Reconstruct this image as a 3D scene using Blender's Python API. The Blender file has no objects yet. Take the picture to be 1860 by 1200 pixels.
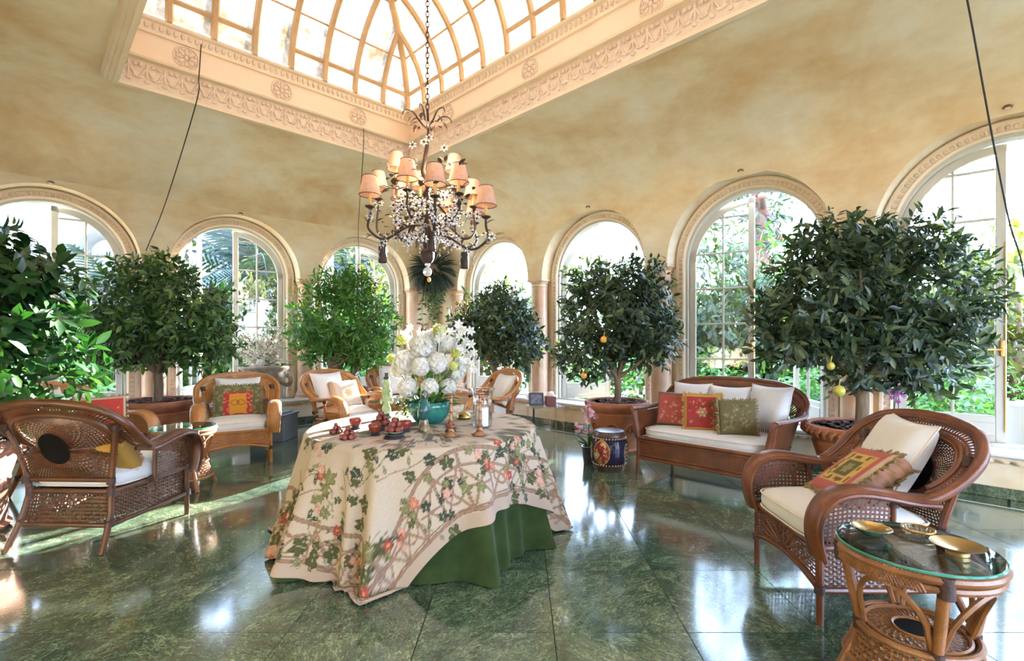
import bpy, math, random
import numpy as np
from mathutils import Vector, Matrix
sc = bpy.context.scene
COL = sc.collection
PI = math.pi
# ---------------------------------------------------------------- camera, sky, sun, exposure
cam = bpy.data.objects.new('camera', bpy.data.cameras.new('camera'))
COL.objects.link(cam)
cam.location = (0, 0, 1.32); cam.rotation_euler = (PI/2, 0, 0)
cam.data.sensor_width = 36; cam.data.lens = 17.32
cam.data.shift_x = -0.00806; cam.data.shift_y = 0.0097
cam.data.clip_start = 0.05; cam.data.clip_end = 300
sc.camera = cam
world = bpy.data.worlds.new('world'); sc.world = world
world.use_nodes = True
wn, wl = world.node_tree.nodes, world.node_tree.links
wn.clear()
w_out = wn.new('ShaderNodeOutputWorld'); w_bg = wn.new('ShaderNodeBackground')
w_tc = wn.new('ShaderNodeTexCoord'); w_sep = wn.new('ShaderNodeSeparateXYZ'); w_cr = wn.new('ShaderNodeValToRGB')
wl.new(w_tc.outputs['Generated'], w_sep.inputs[0]); wl.new(w_sep.outputs['Z'], w_cr.inputs[0])
w_cr.color_ramp.elements[0].position = 0.0; w_cr.color_ramp.elements[0].color = (0.76, 0.97, 1.36, 1)
w_cr.color_ramp.elements[1].position = 0.7; w_cr.color_ramp.elements[1].color = (0.66, 0.92, 1.46, 1)
wl.new(w_cr.outputs[0], w_bg.inputs['Color']); w_bg.inputs['Strength'].default_value = 4.1
wl.new(w_bg.outputs[0], w_out.inputs[0])
sun = bpy.data.objects.new('sun', bpy.data.lights.new('sun', 'SUN'))
COL.objects.link(sun)
sun.data.energy = 26.0; sun.data.angle = math.radians(0.6); sun.data.color = (1.0, 0.98, 0.96)
_el = math.radians(13.0)
sun.rotation_euler = Vector((-0.447*math.cos(_el), -0.894*math.cos(_el), -math.sin(_el))).to_track_quat('-Z', 'Y').to_euler()
sc.view_settings.view_transform = 'Standard'; sc.view_settings.look = 'None'
sc.view_settings.exposure = 2.2; sc.view_settings.gamma = 1.0; sc.view_settings.use_curve_mapping = False
cy = sc.cycles
cy.use_denoising = True; cy.max_bounces = 9; cy.diffuse_bounces = 5; cy.glossy_bounces = 4
cy.transmission_bounces = 6; cy.transparent_max_bounces = 14
cy.sample_clamp_indirect = 6.0; cy.caustics_reflective = False; cy.caustics_refractive = False
RND = random.Random(7); NR = np.random.RandomState(11)

# ---------------------------------------------------------------- room frame: corner, u along the right wall, v along the left wall
S2 = math.sqrt(0.5)
CX, CY = -1.65, 9.80
LU, LV = 11.8, 7.5
def P(u, v, z=0.0): return Vector((CX + (u - v)*S2, CY - (u + v)*S2, z))
def frame_matrix(origin, xdir, ydir):
    m = Matrix.Identity(4)
    for i in range(3):
        m[i][0] = xdir[i]; m[i][1] = ydir[i]; m[i][3] = origin[i]
    return m
U3, V3 = (S2, -S2, 0), (-S2, -S2, 0)
nU, nV = (-S2, S2, 0), (S2, S2, 0)
M_RIGHT = frame_matrix(P(0, 0), U3, nV)        # x = u, y = outwards
M_LEFT = frame_matrix(P(0, LV), nV, nU)        # x = LV - v, y = outwards
M_NEAR = frame_matrix(P(LU, LV), nU, V3)       # opposite the right wall
M_END = frame_matrix(P(LU, 0), V3, U3)         # opposite the left wall
M_UV = frame_matrix(P(0, 0), U3, nV)           # x = u, y = -v

# ---------------------------------------------------------------- materials
def new_mat(name):
    m = bpy.data.materials.new(name); m.use_nodes = True
    nt = m.node_tree; b = nt.nodes['Principled BSDF']
    return m, nt, b
def N(nt, kind, **kw):
    n = nt.nodes.new(kind)
    for k, v in kw.items():
        if hasattr(n, k): setattr(n, k, v)
        else: n.inputs[k.replace('_', ' ')].default_value = v
    return n
def ramp(nt, fac, stops, interp='LINEAR'):
    r = nt.nodes.new('ShaderNodeValToRGB'); r.color_ramp.interpolation = interp
    e = r.color_ramp.elements
    while len(e) < len(stops): e.new(0.5)
    for el, (p, c) in zip(e, stops):
        el.position = p; el.color = (c[0], c[1], c[2], 1)
    nt.links.new(fac, r.inputs[0]); return r.outputs[0]
def coord(nt, kind='Object', scale=(1, 1, 1), rand=False):
    tc = nt.nodes.new('ShaderNodeTexCoord'); mp = nt.nodes.new('ShaderNodeMapping')
    mp.inputs['Scale'].default_value = scale
    nt.links.new(tc.outputs[kind], mp.inputs[0])
    if rand:
        oi = nt.nodes.new('ShaderNodeObjectInfo'); ml = nt.nodes.new('ShaderNodeMath'); ml.operation = 'MULTIPLY'
        ml.inputs[1].default_value = 60.0
        nt.links.new(oi.outputs['Random'], ml.inputs[0])
        cb = nt.nodes.new('ShaderNodeCombineXYZ')
        for i in range(3): nt.links.new(ml.outputs[0], cb.inputs[i])
        nt.links.new(cb.outputs[0], mp.inputs['Location'])
    return mp.outputs[0]
def noise(nt, vec, scale, detail=4, rough=0.55, dist=0.0):
    n = nt.nodes.new('ShaderNodeTexNoise')
    n.inputs['Scale'].default_value = scale; n.inputs['Detail'].default_value = detail
    n.inputs['Roughness'].default_value = rough; n.inputs['Distortion'].default_value = dist
    nt.links.new(vec, n.inputs['Vector']); return n.outputs[0]
def mixc(nt, fac, a, b, mode='MIX'):
    m = nt.nodes.new('ShaderNodeMix'); m.data_type = 'RGBA'; m.blend_type = mode
    for s, val in ((0, fac), (6, a), (7, b)):
        if hasattr(val, 'is_output'): nt.links.new(val, m.inputs[s])
        elif s == 0: m.inputs[0].default_value = val
        else: m.inputs[s].default_value = (val[0], val[1], val[2], 1)
    return m.outputs[2]
def bump(nt, b, h, strength=0.3, dist=0.01):
    bp = nt.nodes.new('ShaderNodeBump'); bp.inputs['Strength'].default_value = strength
    bp.inputs['Distance'].default_value = dist
    nt.links.new(h, bp.inputs['Height']); nt.links.new(bp.outputs[0], b.inputs['Normal'])
def mottled(name, c1, c2, scale=6.0, rough=0.6, bmp=0.0, spec=0.5, metal=0.0, kind='Object', stretch=(1, 1, 1), rand=False, sheen=0.0, detail=5):
    m, nt, b = new_mat(name)
    vec = coord(nt, kind, stretch, rand)
    n = noise(nt, vec, scale, detail, 0.6)
    nt.links.new(ramp(nt, n, [(0.3, c1), (0.72, c2)]), b.inputs['Base Color'])
    b.inputs['Roughness'].default_value = rough; b.inputs['Metallic'].default_value = metal
    b.inputs['Specular IOR Level'].default_value = spec
    if sheen: b.inputs['Sheen Weight'].default_value = sheen
    if bmp: bump(nt, b, noise(nt, vec, scale*4, 4), bmp, 0.01)
    return m
MAT = {}
def plaster():
    m, nt, b = new_mat('glazed plaster')
    vec = coord(nt, 'Object', (1, 1, 1))
    a = noise(nt, vec, 0.75, 5, 0.6, 0.3); c = noise(nt, coord(nt, 'Object', (1, 1, 2.2)), 3.2, 6, 0.7, 0.2)
    c1 = ramp(nt, a, [(0.34, (0.69, 0.50, 0.275)), (0.50, (0.81, 0.70, 0.50)), (0.66, (0.85, 0.81, 0.675))])
    c2 = ramp(nt, c, [(0.25, (0.88, 0.81, 0.69)), (0.65, (1.0, 1.0, 1.0))])
    nt.links.new(mixc(nt, 1.0, c1, c2, 'MULTIPLY'), b.inputs['Base Color'])
    b.inputs['Roughness'].default_value = 0.75; b.inputs['Specular IOR Level'].default_value = 0.25
    bump(nt, b, noise(nt, vec, 30, 4), 0.08, 0.01)
    return m
MAT['plaster'] = plaster()
MAT['cream'] = mottled('cream moulding paint', (0.76, 0.61, 0.44), (0.81, 0.69, 0.52), 4, 0.6, 0.03)
MAT['carved'] = mottled('carved stone cream', (0.64, 0.49, 0.37), (0.77, 0.64, 0.52), 18, 0.75, 0.2)
MAT['frieze'] = mottled('peach frieze paint', (0.76, 0.58, 0.42), (0.80, 0.64, 0.48), 2, 0.6)
MAT['casement'] = mottled('ivory casement paint', (0.5476, 0.5180, 0.4292), (0.5920, 0.5624, 0.4810), 3, 0.4)
MAT['rib'] = mottled('tan rib paint', (0.46, 0.29, 0.14), (0.58, 0.39, 0.21), 5, 0.5)
MAT['ledge'] = mottled('white marble ledge', (0.78, 0.76, 0.74), (0.84, 0.83, 0.80), 5, 0.22)
MAT['column'] = mottled('rose marble', (0.62, 0.34, 0.19), (0.80, 0.60, 0.42), 3.5, 0.3, 0.0, detail=8)
MAT['capital'] = mottled('sandstone capital', (0.66, 0.44, 0.27), (0.74, 0.54, 0.36), 9, 0.5)
def marble(name='green marble tile', rand=True):
    m, nt, b = new_mat(name)
    oi = nt.nodes.new('ShaderNodeObjectInfo')
    vec = coord(nt, 'Object', (1, 1, 1), rand)
    # turn the grain tile by tile
    vr = nt.nodes.new('ShaderNodeVectorRotate'); vr.rotation_type = 'Z_AXIS'
    ml = nt.nodes.new('ShaderNodeMath'); ml.operation = 'MULTIPLY'; ml.inputs[1].default_value = 40.0
    nt.links.new(oi.outputs['Random'], ml.inputs[0]); nt.links.new(ml.outputs[0], vr.inputs['Angle'])
    nt.links.new(vec, vr.inputs['Vector'])
    st = nt.nodes.new('ShaderNodeMapping'); st.inputs['Scale'].default_value = (1, 1.9, 1)
    nt.links.new(vr.outputs[0], st.inputs[0]); v2 = st.outputs[0]
    n1 = noise(nt, v2, 4.0, 10, 0.78, 0.5)
    n2 = noise(nt, v2, 34.0, 8, 0.8, 1.6)
    base = ramp(nt, n1, [(0.26, (0.020, 0.033, 0.026)), (0.48, (0.062, 0.095, 0.068)), (0.70, (0.165, 0.200, 0.145))])
    fine = ramp(nt, n2, [(0.40, (0.40, 0.44, 0.42)), (0.53, (1.0, 1.05, 1.0)), (0.66, (3.2, 3.3, 2.9))])
    c = mixc(nt, 1.0, base, fine, 'MULTIPLY')
    # pale wandering veins
    vd = nt.nodes.new('ShaderNodeTexNoise'); vd.inputs['Scale'].default_value = 2.3; vd.inputs['Detail'].default_value = 7
    vd.inputs['Distortion'].default_value = 1.2; nt.links.new(v2, vd.inputs['Vector'])
    vein = ramp(nt, vd.outputs[0], [(0.488, (0, 0, 0)), (0.500, (1, 1, 1)), (0.512, (0, 0, 0))])
    brk = ramp(nt, noise(nt, v2, 3.1, 3), [(0.50, (0, 0, 0)), (0.68, (0.8, 0.8, 0.8))])
    vm = mixc(nt, 1.0, vein, brk, 'MULTIPLY')
    c = mixc(nt, vm, c, (0.30, 0.36, 0.27))
    # tone of each tile
    tone = ramp(nt, oi.outputs['Random'], [(0.0, (0.62, 0.78, 0.80)), (0.5, (1.0, 1.0, 0.92)), (1.0, (1.4, 1.3, 1.1))])
    c = mixc(nt, 1.0, c, tone, 'MULTIPLY')
    nt.links.new(c, b.inputs['Base Color'])
    rr = ramp(nt, n1, [(0.2, (0.10, 0.10, 0.10)), (0.8, (0.17, 0.17, 0.17))])
    nt.links.new(rr, b.inputs['Roughness'])
    b.inputs['Specular IOR Level'].default_value = 0.62
    b.inputs['Coat Weight'].default_value = 0.75; b.inputs['Coat Roughness'].default_value = 0.085; b.inputs['Coat IOR'].default_value = 1.5
    return m
MAT['marble'] = marble()
MAT['marble_dark'] = marble('dark green marble skirting')
MAT['grout'] = mottled('tile bedding', (0.012, 0.016, 0.013), (0.02, 0.025, 0.02), 8, 0.8)
def rattan(name, c1, c2, c3):
    m, nt, b = new_mat(name)
    vec = coord(nt, 'Object', (1, 1, 1))
    n = noise(nt, vec, 9, 5, 0.6); n2 = noise(nt, vec, 120, 3, 0.7)
    c = ramp(nt, n, [(0.28, c1), (0.55, c2), (0.8, c3)])
    c = mixc(nt, 0.5, c, ramp(nt, n2, [(0.3, (0.55, 0.5, 0.45)), (0.7, (1.15, 1.1, 1.05))]), 'MULTIPLY')
    nt.links.new(c, b.inputs['Base Color'])
    b.inputs['Roughness'].default_value = 0.34; b.inputs['Specular IOR Level'].default_value = 0.55
    bump(nt, b, n2, 0.25, 0.004)
    return m
MAT['rattan_red'] = rattan('red brown rattan', (0.0819, 0.0226, 0.0078), (0.1599, 0.0468, 0.0148), (0.2418, 0.0858, 0.0312))
MAT['rattan_dark'] = rattan('dark brown rattan', (0.0546, 0.0172, 0.0070), (0.1053, 0.0367, 0.0140), (0.1716, 0.0702, 0.0281))
MAT['rattan_honey'] = rattan('honey rattan', (0.3116, 0.1271, 0.0344), (0.4428, 0.2009, 0.0590), (0.5412, 0.2788, 0.0984))
MAT['binding'] = mottled('dark cane binding', (0.030, 0.014, 0.010), (0.07, 0.032, 0.022), 40, 0.5, 0.4)
MAT['void'] = mottled('black lacquer disc', (0.005, 0.004, 0.004), (0.009, 0.008, 0.007), 8, 0.9, 0.0, 0.1)
MAT['linen'] = mottled('white linen', (0.60, 0.60, 0.60), (0.67, 0.67, 0.67), 7, 0.85, 0.12, 0.2, sheen=0.2)
MAT['piping'] = mottled('linen piping', (0.66, 0.58, 0.50), (0.72, 0.65, 0.58), 20, 0.85)
MAT['terracotta'] = mottled('terracotta', (0.2890, 0.0978, 0.0467), (0.4760, 0.1997, 0.1062), 5, 0.75, 0.3, 0.25, detail=7)
MAT['terracotta_pale'] = mottled('weathered pink terracotta', (0.3360, 0.1440, 0.0960), (0.5280, 0.3360, 0.2640), 6, 0.85, 0.08, 0.15, detail=8)
MAT['soil'] = mottled('bark mulch', (0.035, 0.018, 0.013), (0.15, 0.075, 0.055), 30, 0.9, 1.0)
MAT['bark'] = mottled('grey brown bark', (0.13, 0.085, 0.05), (0.27, 0.20, 0.12), 14, 0.85, 0.6, stretch=(1, 1, 0.3))
MAT['stone'] = mottled('weathered grey stone', (0.20, 0.16, 0.12), (0.44, 0.37, 0.29), 11, 0.9, 0.6)
MAT['slate'] = mottled('slate blue paint', (0.10, 0.13, 0.16), (0.15, 0.18, 0.21), 4, 0.5)
def leafmat(name, c1, c2, c3, trans=0.25, rough=0.38, tint=(1.5, 1.7, 0.6)):
    m, nt, b = new_mat(name)
    g = nt.nodes.new('ShaderNodeNewGeometry')
    if hasattr(g.outputs, 'get') and g.outputs.get('Random Per Island'): rnd = g.outputs['Random Per Island']
    oi = nt.nodes.new('ShaderNodeObjectInfo')
    ad = nt.nodes.new('ShaderNodeMath'); ad.operation = 'ADD'; nt.links.new(rnd, ad.inputs[0]); nt.links.new(oi.outputs['Random'], ad.inputs[1])
    fr = nt.nodes.new('ShaderNodeMath'); fr.operation = 'FRACT'; nt.links.new(ad.outputs[0], fr.inputs[0])
    c = ramp(nt, fr.outputs[0], [(0.0, c1), (0.6, c2), (1.0, c3)])
    nt.links.new(c, b.inputs['Base Color']); b.inputs['Roughness'].default_value = rough
    b.inputs['Specular IOR Level'].default_value = 0.45
    tr = nt.nodes.new('ShaderNodeBsdfTranslucent')
    tc = mixc(nt, 1.0, c, tint, 'MULTIPLY'); nt.links.new(tc, tr.inputs[0])
    mx = nt.nodes.new('ShaderNodeMixShader'); mx.inputs[0].default_value = trans
    nt.links.new(b.outputs[0], mx.inputs[1]); nt.links.new(tr.outputs[0], mx.inputs[2])
    nt.links.new(mx.outputs[0], nt.nodes['Material Output'].inputs[0])
    return m
MAT['leaf_citrus'] = leafmat('dark citrus leaf', (0.018, 0.055, 0.015), (0.055, 0.130, 0.034), (0.165, 0.250, 0.070), 0.2)
MAT['leaf_dark'] = leafmat('dusky citrus leaf', (0.015, 0.034, 0.022), (0.040, 0.075, 0.038), (0.135, 0.175, 0.075), 0.16)
MAT['leaf_bright'] = leafmat('fresh green leaf', (0.030, 0.105, 0.015), (0.065, 0.190, 0.030), (0.150, 0.300, 0.060), 0.3)
MAT['leaf_gloss'] = leafmat('broad glossy leaf', (0.0086, 0.0396, 0.0101), (0.0216, 0.0792, 0.0202), (0.0648, 0.1368, 0.0432), 0.15, 0.28)
MAT['leaf_garden'] = leafmat('garden leaf', (0.0105, 0.0267, 0.0093), (0.0260, 0.0484, 0.0155), (0.0527, 0.0744, 0.0248), 0.25, 0.6)
MAT['leaf_yellow'] = leafmat('yellow green leaf', (0.0372, 0.0527, 0.0074), (0.0744, 0.0837, 0.0118), (0.1240, 0.1042, 0.0174), 0.3, 0.6)
MAT['leaf_blue'] = leafmat('blue green frond', (0.0087, 0.0223, 0.0167), (0.0223, 0.0409, 0.0304), (0.0446, 0.0632, 0.0465), 0.3, 0.5)
MAT['petal_white'] = leafmat('white petal', (0.60, 0.60, 0.50), (0.72, 0.72, 0.68), (0.80, 0.80, 0.80), 0.25, 0.7, (1, 1, 1))
MAT['petal_cream'] = leafmat('cream dried petal', (0.50, 0.43, 0.30), (0.62, 0.56, 0.42), (0.74, 0.69, 0.56), 0.3, 0.7, (1, 1, 1))
MAT['petal_green'] = leafmat('lime petal', (0.38, 0.42, 0.10), (0.55, 0.55, 0.20), (0.66, 0.64, 0.34), 0.3, 0.7)
MAT['petal_pink'] = leafmat('pink orchid petal', (0.52, 0.20, 0.24), (0.66, 0.32, 0.36), (0.75, 0.50, 0.48), 0.3, 0.6, (1, 1, 1))
MAT['petal_magenta'] = leafmat('magenta orchid petal', (0.36, 0.05, 0.30), (0.48, 0.09, 0.40), (0.58, 0.18, 0.50), 0.3, 0.6, (1, 1, 1))
MAT['citrus_fruit'] = mottled('ripe citrus rind', (0.75, 0.34, 0.03), (0.82, 0.46, 0.06), 20, 0.4, 0.2)
MAT['green_fruit'] = mottled('unripe citrus rind', (0.38, 0.36, 0.05), (0.52, 0.46, 0.08), 20, 0.4, 0.2)
def glassmat(name, tint=(0.95, 0.98, 0.96), refl=0.10, rough=0.02):
    m, nt, b = new_mat(name); nt.nodes.remove(b)
    t = nt.nodes.new('ShaderNodeBsdfTransparent'); t.inputs[0].default_value = (*tint, 1)
    g = nt.nodes.new('ShaderNodeBsdfGlossy'); g.inputs['Roughness'].default_value = rough
    lw = nt.nodes.new('ShaderNodeLayerWeight'); lw.inputs[0].default_value = 0.35
    mr = nt.nodes.new('ShaderNodeMath'); mr.operation = 'MULTIPLY_ADD'; mr.inputs[1].default_value = 0.7; mr.inputs[2].default_value = refl*0.5
    nt.links.new(lw.outputs['Fresnel'], mr.inputs[0])
    x = nt.nodes.new('ShaderNodeMixShader'); nt.links.new(mr.outputs[0], x.inputs[0])
    nt.links.new(t.outputs[0], x.inputs[1]); nt.links.new(g.outputs[0], x.inputs[2])
    nt.links.new(x.outputs[0], nt.nodes['Material Output'].inputs[0])
    return m
MAT['pane'] = glassmat('window pane glass', (0.96, 0.98, 0.97), 0.04)
MAT['tableglass'] = glassmat('green tinted table glass', (0.86, 0.95, 0.91), 0.14)
MAT['glassedge'] = mottled('glass edge green', (0.03, 0.20, 0.15), (0.06, 0.30, 0.23), 5, 0.1)
MAT['clearglass'] = glassmat('clear blown glass', (0.97, 0.98, 0.98), 0.12)
def crystal():
    m, nt, b = new_mat('cut crystal')
    b.inputs['Base Color'].default_value = (0.92, 0.93, 0.98, 1); b.inputs['Roughness'].default_value = 0.05
    b.inputs['Transmission Weight'].default_value = 0.55; b.inputs['IOR'].default_value = 1.5
    n = noise(nt, coord(nt, 'Object', (1, 1, 1), True), 30, 2)
    nt.links.new(ramp(nt, n, [(0.3, (0.80, 0.82, 0.88)), (0.7, (0.97, 0.97, 1.0))]), b.inputs['Base Color'])
    return m
MAT['crystal'] = crystal()
def skyglass():
    m, nt, b = new_mat('etched skylight glass'); nt.nodes.remove(b)
    vec = coord(nt, 'Object', (1, 1, 1))
    n = noise(nt, vec, 2.4, 6, 0.7, 0.4); n2 = noise(nt, vec, 9.0, 5, 0.7)
    c = ramp(nt, n, [(0.36, (0.048, 0.030, 0.015)), (0.50, (0.105, 0.079, 0.052)), (0.66, (0.165, 0.135, 0.098))])
    c = mixc(nt, 1.0, c, ramp(nt, n2, [(0.3, (0.80, 0.74, 0.64)), (0.55, (1, 1, 1))]), 'MULTIPLY')
    t = nt.nodes.new('ShaderNodeBsdfTranslucent'); nt.links.new(c, t.inputs[0])
    tp = nt.nodes.new('ShaderNodeBsdfTransparent'); nt.links.new(c, tp.inputs[0])
    x = nt.nodes.new('ShaderNodeMixShader'); x.inputs[0].default_value = 0.15
    nt.links.new(t.outputs[0], x.inputs[1]); nt.links.new(tp.outputs[0], x.inputs[2])
    nt.links.new(x.outputs[0], nt.nodes['Material Output'].inputs[0])
    return m
MAT['skyglass'] = skyglass()
def shade_mat():
    m, nt, b = new_mat('pleated shade cloth')
    n = noise(nt, coord(nt, 'Object', (1, 1, 1)), 40, 2)
    c = ramp(nt, n, [(0.3, (0.52, 0.32, 0.235)), (0.7, (0.60, 0.40, 0.31))])
    nt.links.new(c, b.inputs['Base Color']); b.inputs['Roughness'].default_value = 0.8
    t = nt.nodes.new('ShaderNodeBsdfTranslucent'); nt.links.new(c, t.inputs[0])
    x = nt.nodes.new('ShaderNodeMixShader'); x.inputs[0].default_value = 0.28
    nt.links.new(b.outputs[0], x.inputs[1]); nt.links.new(t.outputs[0], x.inputs[2])
    nt.links.new(x.outputs[0], nt.nodes['Material Output'].inputs[0])
    return m
MAT['shade'] = shade_mat()
MAT['shadetrim'] = mottled('brown shade trim', (0.10, 0.06, 0.05), (0.20, 0.13, 0.10), 40, 0.8)
MAT['iron'] = mottled('bronzed iron', (0.022, 0.012, 0.009), (0.065, 0.036, 0.025), 30, 0.5, 0.2, 0.4, 0.3)
MAT['ironleaf'] = mottled('bronzed leaf', (0.045, 0.024, 0.017), (0.11, 0.062, 0.04), 25, 0.5, 0.0, 0.4, 0.2)
MAT['candle'] = mottled('amber candle tube', (0.62, 0.36, 0.12), (0.72, 0.46, 0.18), 20, 0.5)
def bulbmat():
    m, nt, b = new_mat('lit bulb'); b.inputs['Base Color'].default_value = (1, 0.9, 0.7, 1)
    b.inputs['Emission Color'].default_value = (1.0, 0.62, 0.28, 1); b.inputs['Emission Strength'].default_value = 3.0
    return m
MAT['bulb'] = bulbmat()
MAT['brass'] = mottled('old brass', (0.4420, 0.2805, 0.0935), (0.5950, 0.3995, 0.1615), 14, 0.28, 0.1, 0.5, 0.9)
MAT['copper'] = mottled('turned copper', (0.2160, 0.1080, 0.0600), (0.3200, 0.1760, 0.1040), 14, 0.32, 0.1, 0.5, 0.6)
MAT['teal'] = mottled('teal glaze', (0.010, 0.10, 0.085), (0.035, 0.25, 0.20), 9, 0.14, 0.05, 0.6)
MAT['darkteal'] = mottled('deep teal glaze', (0.008, 0.055, 0.060), (0.025, 0.15, 0.14), 20, 0.14, 0.1, 0.6)
MAT['birdfoot'] = mottled('tortoise glaze', (0.08, 0.05, 0.025), (0.46, 0.34, 0.17), 26, 0.16, 0.0, 0.6)
MAT['redlacquer'] = mottled('red lacquer', (0.1760, 0.0240, 0.0160), (0.2720, 0.0560, 0.0360), 18, 0.22, 0.1)
MAT['fruit'] = mottled('carved red fruit', (0.1360, 0.0208, 0.0160), (0.2480, 0.0640, 0.0416), 22, 0.35, 0.4)
MAT['standwood'] = mottled('blackwood stand', (0.020, 0.020, 0.030), (0.055, 0.05, 0.065), 20, 0.3)
MAT['jade'] = mottled('green jade', (0.14, 0.26, 0.13), (0.42, 0.52, 0.34), 22, 0.25)
MAT['wax'] = mottled('white candle wax', (0.84, 0.82, 0.76), (0.88, 0.86, 0.80), 5, 0.5)
MAT['velvet'] = mottled('dark green velvet', (0.018, 0.034, 0.010), (0.038, 0.062, 0.018), 6, 0.95, 0.1, 0.1, sheen=0.12)
MAT['frameblack'] = mottled('black picture frame', (0.01, 0.012, 0.02), (0.03, 0.035, 0.05), 12, 0.25)
MAT['picture'] = mottled('dark blue print', (0.02, 0.03, 0.07), (0.20, 0.24, 0.34), 22, 0.2)
MAT['redbox'] = mottled('oxblood box', (0.13, 0.03, 0.02), (0.20, 0.05, 0.03), 10, 0.4)
MAT['cable'] = mottled('black cable', (0.012, 0.012, 0.012), (0.02, 0.02, 0.02), 5, 0.6)
MAT['steel'] = mottled('brushed latch steel', (0.45, 0.46, 0.47), (0.62, 0.63, 0.64), 30, 0.35, 0.0, 0.5, 0.6)
MAT['ground'] = mottled('pale garden paving', (0.1020, 0.0990, 0.0720), (0.1560, 0.1440, 0.1140), 0.8, 0.9)
MAT['rock'] = mottled('pale quarried rock', (0.1980, 0.1760, 0.1485), (0.3630, 0.3410, 0.3080), 1.6, 0.9, 0.8, detail=8)
MAT['barkred'] = mottled('reddish bark', (0.1100, 0.0523, 0.0330), (0.2090, 0.1155, 0.0770), 8, 0.9, 0.6, stretch=(1, 1, 0.25))
MAT['planter'] = mottled('white resin', (0.4440, 0.4380, 0.4200), (0.4800, 0.4740, 0.4560), 4, 0.5)
def print_mat(name, rough=0.85, sheen=0.1):
    m, nt, b = new_mat(name)
    a = nt.nodes.new('ShaderNodeVertexColor'); a.layer_name = 'print'
    vec = coord(nt, 'Object', (1, 1, 1))
    n = noise(nt, vec, 220, 2)
    nt.links.new(mixc(nt, 1.0, a.outputs[0], ramp(nt, n, [(0.2, (0.86, 0.86, 0.86)), (0.8, (1.05, 1.05, 1.05))]), 'MULTIPLY'), b.inputs['Base Color'])
    b.inputs['Roughness'].default_value = rough; b.inputs['Sheen Weight'].default_value = sheen
    b.inputs['Specular IOR Level'].default_value = 0.2
    return m
MAT['print'] = print_mat('printed and stitched cloth')
MAT['glazeprint'] = print_mat('painted porcelain glaze', 0.15, 0.0)

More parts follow.
